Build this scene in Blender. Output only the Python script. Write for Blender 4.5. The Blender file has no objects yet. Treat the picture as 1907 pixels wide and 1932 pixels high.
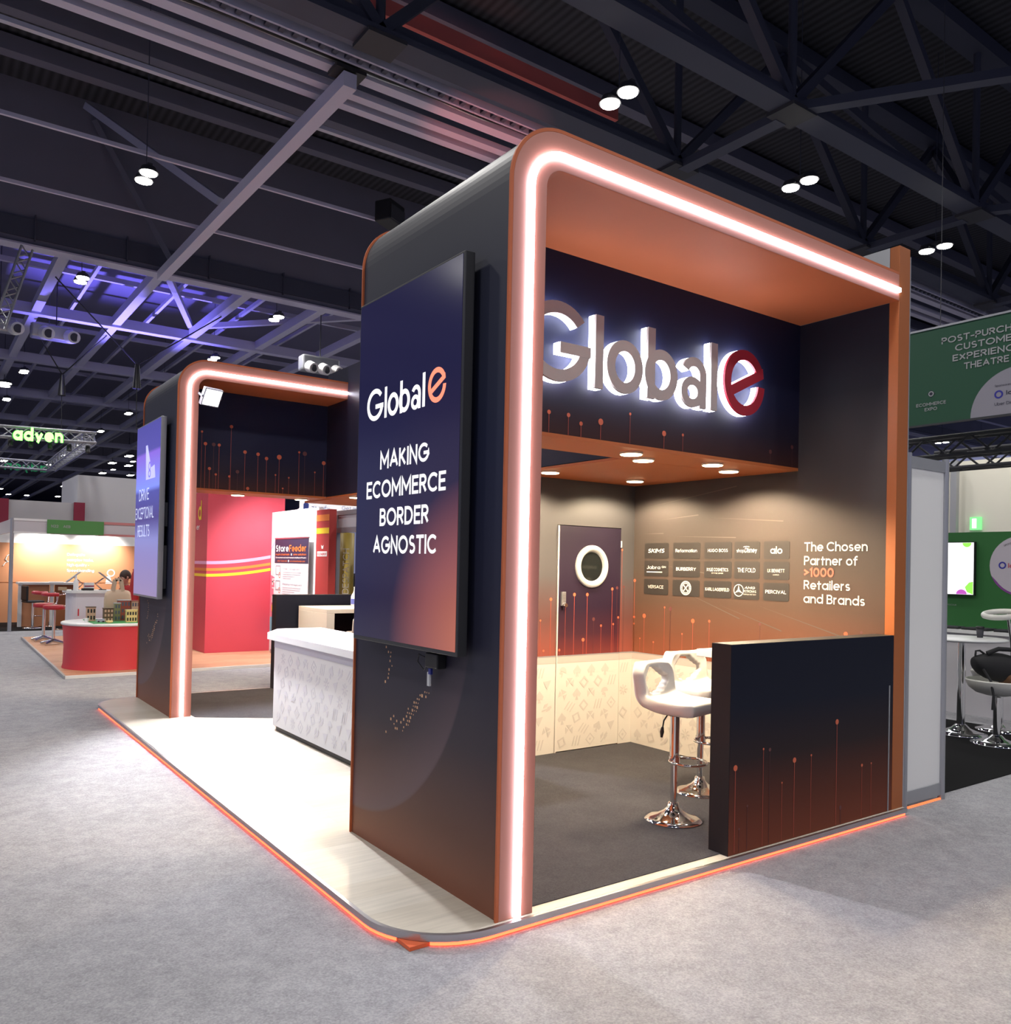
import bpy, bmesh, math, random
from mathutils import Vector, Matrix
random.seed(7)
PI = math.pi
SC = bpy.context.scene
COL = SC.collection

# ------------------------------------------------------------------ camera, world, exposure
def make_camera():
    yaw, pitch, roll, f = -0.6237650, 0.0128616, 0.0209871, 1562.6056
    fw = Vector((-math.sin(yaw)*math.cos(pitch), math.cos(yaw)*math.cos(pitch), math.sin(pitch)))
    rt = Vector((math.cos(yaw), math.sin(yaw), 0)); up = rt.cross(fw)
    r2 = rt*math.cos(roll) + up*math.sin(roll); u2 = -rt*math.sin(roll) + up*math.cos(roll)
    cd = bpy.data.cameras.new('camera'); cam = bpy.data.objects.new('camera', cd); COL.objects.link(cam)
    m = Matrix.Identity(4)
    for i in range(3):
        m[i][0], m[i][1], m[i][2] = r2[i], u2[i], -fw[i]
    m[0][3], m[1][3], m[2][3] = -2.18974, -3.04026, 1.6
    cam.matrix_world = m
    cd.sensor_fit = 'HORIZONTAL'; cd.sensor_width = 36.0; cd.lens = f/1907*36.0
    cd.shift_y = 83.635/1907
    cd.clip_start = 0.05; cd.clip_end = 300
    SC.camera = cam
make_camera()

w = bpy.data.worlds.new('hall_world'); SC.world = w; w.use_nodes = True
w.node_tree.nodes['Background'].inputs[0].default_value = (0.56, 0.60, 1.0, 1)
w.node_tree.nodes['Background'].inputs[1].default_value = 0.33
SC.view_settings.view_transform = 'Standard'
SC.view_settings.look = 'None'
SC.view_settings.exposure = 0.0
SC.view_settings.gamma = 1.0
SC.view_settings.use_curve_mapping = False
SC.cycles.use_denoising = True
SC.cycles.max_bounces = 6
SC.cycles.diffuse_bounces = 3
SC.cycles.glossy_bounces = 3
SC.cycles.sample_clamp_indirect = 6.0
SC.cycles.caustics_reflective = False
SC.cycles.caustics_refractive = False
HALL_W = 470.0      # watts of a hall lamp
ROOM_W = 150.0       # watts of a stand downlight
FLOOD_W = 1300.0    # watts of the flood light

# ------------------------------------------------------------------ materials
MATS = {}
def s2l(c):
    return tuple(((x/255)/12.92 if x/255 <= 0.04045 else ((x/255+0.055)/1.055)**2.4) for x in c)
def mat(name, col=None, rough=0.5, metal=0.0, emit=0.0, ecol=None, spec=0.5, noise=0.0, nscale=20, bump=0.0, bscale=60):
    if name in MATS: return MATS[name]
    m = bpy.data.materials.new(name); m.use_nodes = True
    nt = m.node_tree; b = nt.nodes['Principled BSDF']
    b.inputs['Base Color'].default_value = (*col, 1); b.inputs['Roughness'].default_value = rough
    b.inputs['Metallic'].default_value = metal; b.inputs['Specular IOR Level'].default_value = spec
    if emit:
        b.inputs['Emission Color'].default_value = (*(ecol or col), 1); b.inputs['Emission Strength'].default_value = emit
    tc = nt.nodes.new('ShaderNodeTexCoord')
    if noise:
        n = nt.nodes.new('ShaderNodeTexNoise'); n.inputs['Scale'].default_value = nscale; n.inputs['Detail'].default_value = 6
        nt.links.new(tc.outputs['Object'], n.inputs['Vector'])
        r = nt.nodes.new('ShaderNodeMixRGB'); r.blend_type = 'MULTIPLY'; r.inputs['Fac'].default_value = 1
        r.inputs['Color1'].default_value = (*col, 1)
        cr = nt.nodes.new('ShaderNodeMapRange'); cr.inputs['To Min'].default_value = 1-noise; cr.inputs['To Max'].default_value = 1+noise
        nt.links.new(n.outputs['Fac'], cr.inputs['Value']); nt.links.new(cr.outputs[0], r.inputs['Color2'])
        nt.links.new(r.outputs[0], b.inputs['Base Color'])
    if bump:
        n = nt.nodes.new('ShaderNodeTexNoise'); n.inputs['Scale'].default_value = bscale; n.inputs['Detail'].default_value = 4
        nt.links.new(tc.outputs['Object'], n.inputs['Vector'])
        bp = nt.nodes.new('ShaderNodeBump'); bp.inputs['Strength'].default_value = bump; bp.inputs['Distance'].default_value = 0.01
        nt.links.new(n.outputs['Fac'], bp.inputs['Height']); nt.links.new(bp.outputs[0], b.inputs['Normal'])
    MATS[name] = m
    return m
def grad(name, stops, axis='Z', z0=0.0, z1=1.0, rough=0.45, globe=None, spec=0.4, emit=0.0):
    """printed gradient along an object axis; globe=(y, z, radius) prints a soft planet rim"""
    if name in MATS: return MATS[name]
    m = bpy.data.materials.new(name); m.use_nodes = True
    nt = m.node_tree; b = nt.nodes['Principled BSDF']; L = nt.links
    b.inputs['Roughness'].default_value = rough; b.inputs['Specular IOR Level'].default_value = spec
    tc = nt.nodes.new('ShaderNodeTexCoord'); sx = nt.nodes.new('ShaderNodeSeparateXYZ'); L.new(tc.outputs['Object'], sx.inputs[0])
    mr = nt.nodes.new('ShaderNodeMapRange'); mr.inputs['From Min'].default_value = z0; mr.inputs['From Max'].default_value = z1
    L.new(sx.outputs[axis], mr.inputs['Value'])
    ra = nt.nodes.new('ShaderNodeValToRGB'); el = ra.color_ramp.elements
    while len(el) < len(stops): el.new(0.5)
    for e, (p, c) in zip(el, stops): e.position = p; e.color = (*c, 1)
    L.new(mr.outputs[0], ra.inputs[0])
    out = ra.outputs[0]
    if globe:
        gy, gz, gr = globe
        s = nt.nodes.new('ShaderNodeVectorMath'); s.operation = 'SUBTRACT'; s.inputs[1].default_value = (0, gy, gz)
        mu = nt.nodes.new('ShaderNodeVectorMath'); mu.operation = 'MULTIPLY'; mu.inputs[1].default_value = (0, 1, 1)
        ln = nt.nodes.new('ShaderNodeVectorMath'); ln.operation = 'LENGTH'
        L.new(tc.outputs['Object'], s.inputs[0]); L.new(s.outputs[0], mu.inputs[0]); L.new(mu.outputs[0], ln.inputs[0])
        cr = nt.nodes.new('ShaderNodeValToRGB'); e = cr.color_ramp.elements
        e.new(0.5); e.new(0.6)
        for q, (p, v) in zip(e, ((0.70, 0), (0.955, 0.8), (0.965, 0.55), (0.972, 0))): q.position = p; q.color = (v, v, v, 1)
        dv = nt.nodes.new('ShaderNodeMath'); dv.operation = 'DIVIDE'; dv.inputs[1].default_value = gr*1.035
        L.new(ln.outputs['Value'], dv.inputs[0]); L.new(dv.outputs[0], cr.inputs[0])
        lim = nt.nodes.new('ShaderNodeMapRange'); lim.inputs['From Min'].default_value = gz-0.1; lim.inputs['From Max'].default_value = gz-0.9
        L.new(sx.outputs['Z'], lim.inputs['Value'])
        ml = nt.nodes.new('ShaderNodeMath'); ml.operation = 'MULTIPLY'; L.new(cr.outputs[0], ml.inputs[0]); L.new(lim.outputs[0], ml.inputs[1])
        mx = nt.nodes.new('ShaderNodeMixRGB'); mx.inputs['Color2'].default_value = (0.14, 0.09, 0.105, 1)
        L.new(ml.outputs[0], mx.inputs['Fac']); L.new(out, mx.inputs['Color1']); out = mx.outputs[0]
    L.new(out, b.inputs['Base Color'])
    if emit:
        L.new(out, b.inputs['Emission Color']); b.inputs['Emission Strength'].default_value = emit
    MATS[name] = m
    return m

NAVY = (0.012, 0.012, 0.028)
M_orange = mat('orange_paint', (0.38, 0.105, 0.022), 0.5)
M_frame = mat('orange_frame_paint', (0.46, 0.165, 0.115), 0.55, spec=0.9)
M_pside = mat('portal_inner_paint', (0.50, 0.135, 0.055), 0.6, spec=0.2)
M_soffit = mat('orange_soffit_panel', (0.56, 0.155, 0.042), 0.5)
M_navy = mat('navy_print', NAVY, 0.42, spec=0.4)
M_white = mat('white_gloss', (0.80, 0.80, 0.80), 0.35)
M_matw = mat('white_laminate', (0.78, 0.78, 0.78), 0.5)
M_black = mat('black_plastic', (0.012, 0.012, 0.013), 0.45)
M_dark = mat('dark_steel', (0.05, 0.05, 0.06), 0.6, 0.2)
M_chrome = mat('chrome', (0.75, 0.75, 0.76), 0.07, 1.0)
M_alu = mat('aluminium', (0.55, 0.55, 0.57), 0.32, 1.0)
M_alup = mat('satin_aluminium_post', (0.42, 0.43, 0.46), 0.4, 0.6)
M_led = mat('white_led_tube', (1, 1, 1), 0.5, emit=16.0, ecol=(0.86, 0.85, 1.0))
M_ledo = mat('orange_led_tape', (1, 0.3, 0.1), 0.5, emit=7.5, ecol=(1.0, 0.052, 0.018))
M_warm = mat('warm_lamp_face', (1, 0.9, 0.7), 0.5, emit=16.0, ecol=(1.0, 0.80, 0.48))
M_cool = mat('hall_lamp_face', (1, 1, 0.95), 0.5, emit=40.0, ecol=(1.0, 0.97, 0.86))
M_lol = mat('printed_orange_dot', (0.62, 0.13, 0.06), 0.5)
M_lold = mat('printed_faint_dot', (0.12, 0.035, 0.035), 0.5)
M_line = mat('printed_orange_line', (0.42, 0.075, 0.045), 0.5)
M_lined = mat('printed_faint_line', (0.075, 0.022, 0.025), 0.5)
M_text = mat('cream_lettering', (0.82, 0.80, 0.74), 0.5)
M_textg = mat('pale_grey_lettering', (0.36, 0.37, 0.38), 0.5)
M_red = mat('red_panel', s2l((205, 60, 70)), 0.5)
M_redw = mat('red_wall_vinyl', s2l((196, 66, 82)), 0.5)

# ------------------------------------------------------------------ mesh builder
class MB:
    def __init__(s): s.v = []; s.f = []; s.m = []; s.mats = []; s.sm = []
    def mi(s, m):
        if m not in s.mats: s.mats.append(m)
        return s.mats.index(m)
    def add(s, vs, fs, m, smooth=False):
        o = len(s.v); k = s.mi(m)
        s.v += [tuple(v) for v in vs]
        for f in fs: s.f.append([o+i for i in f]); s.m.append(k); s.sm.append(smooth)
        return s
    def box(s, a, b, m):
        x0, y0, z0 = a; x1, y1, z1 = b
        return s.add([(x0,y0,z0),(x1,y0,z0),(x1,y1,z0),(x0,y1,z0),(x0,y0,z1),(x1,y0,z1),(x1,y1,z1),(x0,y1,z1)],
              [(0,3,2,1),(4,5,6,7),(0,1,5,4),(1,2,6,5),(2,3,7,6),(3,0,4,7)], m)
    def beam(s, p, q, wd, ht, m, up=(0,0,1)):
        p = Vector(p); q = Vector(q); d = (q-p).normalized(); u = Vector(up)
        if abs(d.dot(u)) > 0.98: u = Vector((0,1,0))
        r = d.cross(u).normalized(); u = r.cross(d)
        vs = []
        for c in (p, q):
            for a, b in ((-1,-1),(1,-1),(1,1),(-1,1)): vs.append(c + r*(a*wd/2) + u*(b*ht/2))
        return s.add(vs, [(3,2,1,0),(4,5,6,7),(0,1,5,4),(1,2,6,5),(2,3,7,6),(3,0,4,7)], m)
    def cyl(s, p, q, r, m, n=16, r2=None):
        p = Vector(p); q = Vector(q); d = (q-p).normalized(); u = Vector((0,0,1)) if abs(d.z) < 0.9 else Vector((1,0,0))
        a = d.cross(u).normalized(); b = d.cross(a); r2 = r if r2 is None else r2
        vs = [p + (a*math.cos(t)+b*math.sin(t))*r for t in [2*PI*i/n for i in range(n)]] + [q + (a*math.cos(t)+b*math.sin(t))*r2 for t in [2*PI*i/n for i in range(n)]]
        s.add(vs, [(i, (i+1) % n, n+(i+1) % n, n+i) for i in range(n)], m, True)
        return s.add(vs, [list(range(n))[::-1], list(range(n, 2*n))], m)
    def tube(s, pts, r, m, n=8, closed=False):
        pts = [Vector(p) for p in pts]; N = len(pts); vs = []; e = None
        for i, p in enumerate(pts):
            a = pts[(i-1) % N] if (closed or i > 0) else pts[i]; b = pts[(i+1) % N] if (closed or i < N-1) else pts[i]
            d = (b-a).normalized()
            if e is None:
                u = Vector((0,0,1)) if abs(d.z) < 0.9 else Vector((1,0,0)); e = d.cross(u).normalized()
            else: e = (e - d*e.dot(d)).normalized()
            g = d.cross(e)
            rr = r[i] if isinstance(r, (list, tuple)) else r
            vs += [p + (e*math.cos(t)+g*math.sin(t))*rr for t in [2*PI*k/n for k in range(n)]]
        fs = []
        for i in range(N if closed else N-1):
            j = (i+1) % N
            for k in range(n): fs.append((i*n+k, i*n+(k+1) % n, j*n+(k+1) % n, j*n+k))
        s.add(vs, fs, m, True)
        if not closed: s.add(vs[:n]+vs[-n:], [list(range(n))[::-1], list(range(n, 2*n))], m)
        return s
    def lathe(s, prof, c, m, n=32):
        cx, cy, cz = c; vs = []; P = len(prof)
        for r, z in prof: vs += [(cx+r*math.cos(2*PI*i/n), cy+r*math.sin(2*PI*i/n), cz+z) for i in range(n)]
        fs = [(k*n+i, k*n+(i+1) % n, (k+1)*n+(i+1) % n, (k+1)*n+i) for k in range(P-1) for i in range(n)]
        s.add(vs, fs, m, True)
        if prof[0][0] > 1e-4: s.add(vs[:n], [list(range(n))[::-1]], m)
        if prof[-1][0] > 1e-4: s.add(vs[-n:], [list(range(n))], m)
        return s
    def prism(s, pts, o, r, u, d, m, mside=None):
        """2-D outline pts in frame (o, r, u), extruded d along -(r x u)... front faces r x u"""
        o = Vector(o); r = Vector(r); u = Vector(u); nrm = r.cross(u); n = len(pts)
        fr = [o + r*a + u*b for a, b in pts]; bk = [p - nrm*d for p in fr]
        s.add(fr, [list(range(n))], m)
        s.add(bk, [list(range(n))[::-1]], mside or m)
        return s.add(fr+bk, [((i+1) % n, i, n+i, n+(i+1) % n) for i in range(n)], mside or m)
    def strip(s, outer, inner, o, r, u, d, m, closed=False, mside=None):
        o = Vector(o); r = Vector(r); u = Vector(u); nrm = r.cross(u); n = len(outer)
        T = lambda q: o + r*q[0] + u*q[1]
        A = [T(q) for q in outer]; B = [T(q) for q in inner]; A2 = [p - nrm*d for p in A]; B2 = [p - nrm*d for p in B]
        vs = A+B+A2+B2; fr = []; sd = []
        for i in range(n if closed else n-1):
            j = (i+1) % n
            fr += [(i, n+i, n+j, j)]; sd += [(2*n+i, 2*n+j, 3*n+j, 3*n+i), (i, j, 2*n+j, 2*n+i), (n+j, n+i, 3*n+i, 3*n+j)]
        if not closed: sd += [(0, 2*n, 3*n, n), (n-1, 2*n-1, 4*n-1, 3*n-1)]
        s.add(vs, fr, m); return s.add(vs, sd, mside or m)
    def text(s, body, o, r, u, cap, m, width=None, align='L', depth=0.0015, bold=0.0, shear=0.0, maxw=None):
        V, F, x0, x1 = glyphs(body, bold, shear)
        k = cap; kx = k if width is None else width/(x1-x0)
        if maxw and (x1-x0)*kx > maxw: kx = maxw/(x1-x0)
        off = {'L': -x0, 'C': -(x0+x1)/2, 'R': -x1}[align]*kx
        o = Vector(o); r = Vector(r); u = Vector(u); nrm = r.cross(u)
        s.add([o + r*(x*kx+off) + u*(y*k) + nrm*(depth+0.00012*(q % 7)) for x, y, q in V], F, m); return s
    def build(s, name, parent=None, loc=None, bevel=0.0, rz=None, weld=False):
        me = bpy.data.meshes.new(name); me.from_pydata(s.v, [], s.f)
        for m in s.mats: me.materials.append(m)
        me.polygons.foreach_set('material_index', s.m); me.polygons.foreach_set('use_smooth', s.sm)
        me.update()
        if bevel or weld:
            bm = bmesh.new(); bm.from_mesh(me); bmesh.ops.remove_doubles(bm, verts=bm.verts, dist=1e-5); bm.to_mesh(me); bm.free()
        o = bpy.data.objects.new(name, me); COL.objects.link(o)
        if parent: o.parent = parent
        if loc: o.location = loc
        if rz is not None: o.rotation_euler.z = rz
        if bevel:
            b = o.modifiers.new('bevel', 'BEVEL'); b.width = bevel; b.segments = 2; b.limit_method = 'ANGLE'
        return o
# monoline geometric lettering drawn as strokes; cap height 1, x-height 0.72
def ga(cx, cy, rx, ry, a0, a1):
    n = max(3, int(abs(a1-a0)/18)); return [(cx+rx*math.cos(math.radians(a0+(a1-a0)*i/n)), cy+ry*math.sin(math.radians(a0+(a1-a0)*i/n))) for i in range(n+1)]
XH = 0.68; R_ = 0.34
def GLYPH(c):
    O = lambda cx=R_, cy=R_, rx=R_, ry=R_: ga(cx, cy, rx, ry, 0, 360)
    G = {
    'A': [[(0,0),(.42,1),(.84,0)], [(.14,.33),(.70,.33)]],
    'B': [[(.34,.53),(0,.53),(0,1),(.32,1)]+ga(.32,.765,.24,.235,90,-90), [(0,.53),(.34,.53)]+ga(.34,.265,.27,.265,90,-90)+[(.34,0),(0,0),(0,.53)]],
    'C': [ga(.5,.5,.5,.5,44,316)], 'D': [[(.3,0),(0,0),(0,1),(.3,1)]+ga(.3,.5,.48,.5,90,-90)],
    'E': [[(.54,1),(0,1),(0,0),(.54,0)], [(0,.52),(.47,.52)]], 'F': [[(.52,1),(0,1),(0,0)], [(0,.5),(.45,.5)]],
    'G': [ga(.5,.5,.5,.5,44,360)+[(1,.47),(.58,.47)]], 'H': [[(0,0),(0,1)], [(.68,0),(.68,1)], [(0,.52),(.68,.52)]],
    'I': [[(0,0),(0,1)]], 'J': [[(.42,1),(.42,.24)]+ga(.21,.22,.21,.22,0,-165)], 'K': [[(0,0),(0,1)], [(.60,1),(.03,.43)], [(.18,.56),(.64,0)]],
    'L': [[(0,1),(0,0),(.5,0)]], 'M': [[(0,0),(0,1),(.45,.30),(.90,1),(.90,0)]], 'N': [[(0,0),(0,1),(.68,0),(.68,1)]], 'O': [O(.5,.5,.5,.5)],
    'P': [[(0,0),(0,1),(.32,1)]+ga(.32,.735,.27,.265,90,-90)+[(0,.47)]], 'Q': [O(.5,.5,.5,.5), [(.62,.30),(.98,-.03)]],
    'R': [[(0,0),(0,1),(.32,1)]+ga(.32,.745,.26,.255,90,-90)+[(0,.49)], [(.30,.49),(.62,0)]],
    'S': [ga(.30,.755,.255,.245,38,270)+ga(.30,.255,.29,.255,90,-142)[1:]], 'T': [[(0,1),(.70,1)], [(.35,1),(.35,0)]],
    'U': [[(0,1),(0,.33)]+ga(.33,.33,.33,.33,180,360)+[(.66,1)]], 'V': [[(0,1),(.40,0),(.80,1)]], 'W': [[(0,1),(.30,0),(.59,.95),(.88,0),(1.18,1)]],
    'X': [[(0,0),(.68,1)], [(0,1),(.68,0)]], 'Y': [[(0,1),(.36,.47),(.72,1)], [(.36,.47),(.36,0)]], 'Z': [[(0,1),(.60,1),(0,0),(.62,0)]],
    'a': [O(), [(.68,0),(.68,XH)]], 'b': [[(0,0),(0,1.04)], O()], 'c': [ga(R_,R_,R_,R_,42,318)], 'd': [O(), [(.68,0),(.68,1.04)]],
    'e': [[(.02,.34),(.68,.34)]+ga(R_,R_,R_,R_,8,318)], 'f': [[(.14,0),(.14,.80)]+ga(.35,.80,.21,.22,180,80), [(0,.66),(.36,.66)]],
    'g': [O(), [(.68,XH),(.68,0)]+ga(.34,-.02,.34,.27,0,-150)], 'h': [[(0,0),(0,1.04)], [(0,.38)]+ga(.29,.39,.29,.29,180,0)+[(.58,0)]],
    'i': [[(0,0),(0,.66)], [(0,.93),(0,.95)]], 'j': [[(.15,.66),(.15,-.12),(0,-.25)], [(.15,.93),(.15,.95)]], 'k': [[(0,0),(0,1.04)], [(.48,XH),(.03,.25)], [(.16,.37),(.52,0)]],
    'l': [[(0,0),(0,1.04)]], 'm': [[(0,0),(0,XH)], [(0,.40)]+ga(.25,.43,.25,.25,180,0)+[(.50,0)], [(.50,.40)]+ga(.75,.43,.25,.25,180,0)+[(1.0,0)]],
    'n': [[(0,0),(0,XH)], [(0,.38)]+ga(.29,.39,.29,.29,180,0)+[(.58,0)]], 'o': [O()], 'p': [[(0,XH),(0,-.30)], O()], 'q': [[(.68,XH),(.68,-.30)], O()],
    'r': [[(0,0),(0,XH)], [(0,.36)]+ga(.29,.39,.29,.29,180,85)], 's': [ga(.22,.505,.20,.175,32,270)+ga(.22,.165,.22,.165,90,-145)[1:]],
    't': [[(.16,.92),(.16,0)], [(0,.66),(.38,.66)]], 'u': [[(0,XH),(0,.29)]+ga(.29,.29,.29,.29,180,360)+[(.58,XH)], [(.58,XH),(.58,0)]],
    'v': [[(0,XH),(.30,0),(.60,XH)]], 'w': [[(0,XH),(.24,0),(.46,.62),(.68,0),(.92,XH)]], 'x': [[(0,0),(.52,XH)], [(0,XH),(.52,0)]],
    'y': [[(0,XH),(.31,.02)], [(.62,XH),(.18,-.30)]], 'z': [[(0,XH),(.46,XH),(0,0),(.48,0)]],
    '0': [O(.34,.5,.34,.5)], '1': [[(0,.80),(.24,1),(.24,0)]], '2': [ga(.30,.70,.30,.30,165,-30)+[(0,0),(.62,0)]], '3': [ga(.28,.755,.26,.245,150,-90), ga(.28,.26,.30,.26,90,-150)],
    '4': [[(.48,0),(.48,1),(0,.27),(.66,.27)]], '6': [O(.33,.33,.33,.33), [(.04,.45),(.42,1)]], '7': [[(0,1),(.60,1),(.20,0)]],
    '>': [[(0,.80),(.52,.47),(0,.14)]], '-': [[(0,.40),(.34,.40)]], '.': [[(0,0),(0,.02)]], ',': [[(.03,.03),(0,-.14)]], '*': [[(0,.42),(0,.60)]], '&': [O(.3,.26,.28,.26), O(.3,.78,.2,.2), [(.3,.5),(.66,0)]]}
    return G.get(c, [[(0,0),(0,1),(.6,1),(.6,0),(0,0)]])
GC = {}
def glyphs(body, bold, shear):
    k = (body, bold, shear)
    if k in GC: return GC[k]
    w = 0.118+bold*1.7; V = []; F = []; x = 0.0; lay = 0
    for ch in body:
        if ch == ' ': x += 0.36; continue
        st = GLYPH(ch); xm = max(p[0] for q in st for p in q)
        for q in st:
            P = [Vector((p[0], w/2+p[1]*(1-w))) for i, p in enumerate(q) if i == 0 or abs(p[0]-q[i-1][0])+abs(p[1]-q[i-1][1]) > 1e-6]
            closed = (P[0]-P[-1]).length < 1e-6
            if closed: P = P[:-1]
            n = len(P); base = len(V); lay += 1
            for i, p in enumerate(P):
                a = P[(i-1) % n] if (closed or i > 0) else None; b = P[(i+1) % n] if (closed or i < n-1) else None
                d0 = (p-a).normalized() if a is not None else (b-p).normalized(); d1 = (b-p).normalized() if b is not None else d0
                n0 = Vector((-d0.y, d0.x)); n1 = Vector((-d1.y, d1.x)); m = (n0+n1)
                m = m.normalized() if m.length > 1e-4 else n0
                L = w/2/max(0.42, m.dot(n0))
                e = Vector((0, 0))
                if a is None and abs(d1.y) < 0.01: e = Vector((0, 0))
                for sg in (1, -1):
                    t = p+m*L*sg+e; V.append((x+w/2+t.x+shear*t.y, t.y, lay))
            for i in range(n if closed else n-1):
                j = (i+1) % n; F.append([base+2*i, base+2*i+1, base+2*j+1, base+2*j])
            if not closed:   # square ends for straight verticals that start or stop on the base or cap line
                for idx, d in ((0, (P[0]-P[1]).normalized()), (n-1, (P[-1]-P[-2]).normalized())):
                    if abs(d.x) < 0.02 or abs(d.y) < 0.02:
                        l, r = Vector(V[base+2*idx][:2]), Vector(V[base+2*idx+1][:2]); o = len(V); e = d*(w/2); sh = shear*e.y
                        V += [(l.x, l.y, lay), (r.x, r.y, lay), (r.x+e.x+sh, r.y+e.y, lay), (l.x+e.x+sh, l.y+e.y, lay)]
                        F.append([o, o+1, o+2, o+3])
        x += xm+w+0.115
    F2 = []
    for f in F:
        ar = sum(V[f[i]][0]*V[f[(i+1) % len(f)]][1]-V[f[(i+1) % len(f)]][0]*V[f[i]][1] for i in range(len(f)))
        F2.append(f if ar > 0 else f[::-1])
    xs = [v[0] for v in V]; lm = max(v[2] for v in V)
    GC[k] = (V, F2, min(xs), max(xs)); return GC[k]
# ------------------------------------------------------------------ object bookkeeping
def tag(o, label=None, cat=None, group=None, kind=None):
    if label: o['label'] = label
    if cat: o['category'] = cat
    if group: o['group'] = group
    if kind: o['kind'] = kind
    return o
def thing(name, label, cat, loc=(0,0,0), rz=0.0, group=None):
    o = bpy.data.objects.new(name, None); o.empty_display_size = 0.1; COL.objects.link(o)
    o.location = loc; o.rotation_euler.z = rz
    return tag(o, label, cat, group)
def copy_tree(o, parent=None):
    kids = [k for k in list(COL.objects) if k.parent == o]
    c = o.copy(); COL.objects.link(c); c.parent = parent
    for k in kids: copy_tree(k, c)
    return c
def lamp(name, kind, loc, energy, col, parent=None, target=None, size=0.1, angle=None, blend=0.3):
    l = bpy.data.lights.new(name, kind); l.energy = energy; l.color = col
    if kind == 'SPOT': l.spot_size = angle; l.spot_blend = blend; l.shadow_soft_size = size
    elif kind == 'AREA': l.shape = 'DISK'; l.size = size
    else: l.shadow_soft_size = size
    o = bpy.data.objects.new(name, l); COL.objects.link(o); o.location = loc
    d = Vector(target)-Vector(loc) if target else Vector((0,0,-1))
    o.rotation_euler = d.to_track_quat('-Z', 'Y').to_euler()
    if parent: o.parent = parent
    return o
def arc(cx, cy, rx, ry, a0, a1, n):
    return [(cx+rx*math.cos(math.radians(a0+(a1-a0)*i/n)), cy+ry*math.sin(math.radians(a0+(a1-a0)*i/n))) for i in range(n+1)]
X, Yv, Zv = (1,0,0), (0,1,0), (0,0,1)
NY = (0,-1,0)

# ================================================================== HALL SHELL
FZ = -0.05
def carpet_mat(name, c1, c2, sc=3.0):
    m = mat(name, c1, 0.95, spec=0.1, bump=0.5, bscale=260)
    nt = m.node_tree; b = nt.nodes['Principled BSDF']; L = nt.links
    tc = [n for n in nt.nodes if n.type == 'TEX_COORD'][0]
    n1 = nt.nodes.new('ShaderNodeTexNoise'); n1.inputs['Scale'].default_value = sc; n1.inputs['Detail'].default_value = 8; n1.inputs['Roughness'].default_value = 0.72
    n2 = nt.nodes.new('ShaderNodeTexNoise'); n2.inputs['Scale'].default_value = 110; n2.inputs['Detail'].default_value = 2
    L.new(tc.outputs['Object'], n1.inputs['Vector']); L.new(tc.outputs['Object'], n2.inputs['Vector'])
    ad = nt.nodes.new('ShaderNodeMath'); ad.operation = 'ADD'; L.new(n1.outputs['Fac'], ad.inputs[0]); L.new(n2.outputs['Fac'], ad.inputs[1])
    mr = nt.nodes.new('ShaderNodeMapRange'); mr.inputs['From Min'].default_value = 0.72; mr.inputs['From Max'].default_value = 1.28
    L.new(ad.outputs[0], mr.inputs['Value'])
    mx = nt.nodes.new('ShaderNodeMixRGB'); mx.inputs['Color1'].default_value = (*c1, 1); mx.inputs['Color2'].default_value = (*c2, 1)
    L.new(mr.outputs[0], mx.inputs['Fac']); L.new(mx.outputs[0], b.inputs['Base Color'])
    return m
M_carpet = carpet_mat('grey_hall_carpet', (0.250, 0.250, 0.272), (0.420, 0.418, 0.442), 9.0)
M_dcarpet = carpet_mat('charcoal_carpet', (0.038, 0.037, 0.043), (0.062, 0.060, 0.066), 2.5)
M_deck = mat('roof_deck', (0.05, 0.05, 0.056), 0.8)
nt = M_deck.node_tree
wv = nt.nodes.new('ShaderNodeTexWave'); wv.inputs['Scale'].default_value = 1.6; wv.bands_direction = 'X'
tcd = [n for n in nt.nodes if n.type == 'TEX_COORD'][0]; nt.links.new(tcd.outputs['Object'], wv.inputs['Vector'])
rd = nt.nodes.new('ShaderNodeValToRGB'); rd.color_ramp.elements[0].color = (0.022, 0.022, 0.030, 1); rd.color_ramp.elements[1].color = (0.055, 0.055, 0.068, 1)
nt.links.new(wv.outputs['Fac'], rd.inputs[0]); nt.links.new(rd.outputs[0], nt.nodes['Principled BSDF'].inputs['Base Color'])
M_bulk = mat('bulkhead_paint', (0.155, 0.155, 0.215), 0.75, noise=0.12, nscale=0.8)
M_beam = mat('steel_beam_grey', (0.48, 0.47, 0.62), 0.6)
M_truss = mat('truss_steel_dark', (0.055, 0.060, 0.095), 0.6)
M_pur = mat('purlin_grey', (0.60, 0.58, 0.74), 0.55)
M_blue = mat('far_roof_panel', (0.17, 0.16, 0.25), 0.8)

o = MB().box((-25, -22, FZ-0.1), (60, 135, FZ), M_carpet).build('floor'); tag(o, 'light grey ribbed exhibition hall carpet', 'floor', kind='structure')
o = MB().box((-25, -22, 12.7), (60, 19.3, 12.9), M_deck).build('ceiling'); tag(o, 'dark corrugated roof deck high over the hall', 'ceiling', kind='structure')
mb = MB(); mb.box((-25, 19.45, 10.6), (60, 135, 10.8), M_blue)
o = mb.build('ceiling'); tag(o, 'far dark roof deck beyond the bulkhead', 'ceiling', kind='structure')
mb = MB(); mb.box((-25, 19.2, 8.9), (60, 19.45, 12.7), M_bulk); mb.box((-25, 19.12, 8.86), (60, 19.55, 8.9), M_beam); mb.box((-25, 19.14, 9.05), (60, 19.2, 9.5), M_truss)
for i in range(30): mb.box((-24+i*2.0, 19.10, 9.0), (-23.97+i*2.0, 19.2, 9.6), M_truss)
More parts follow.
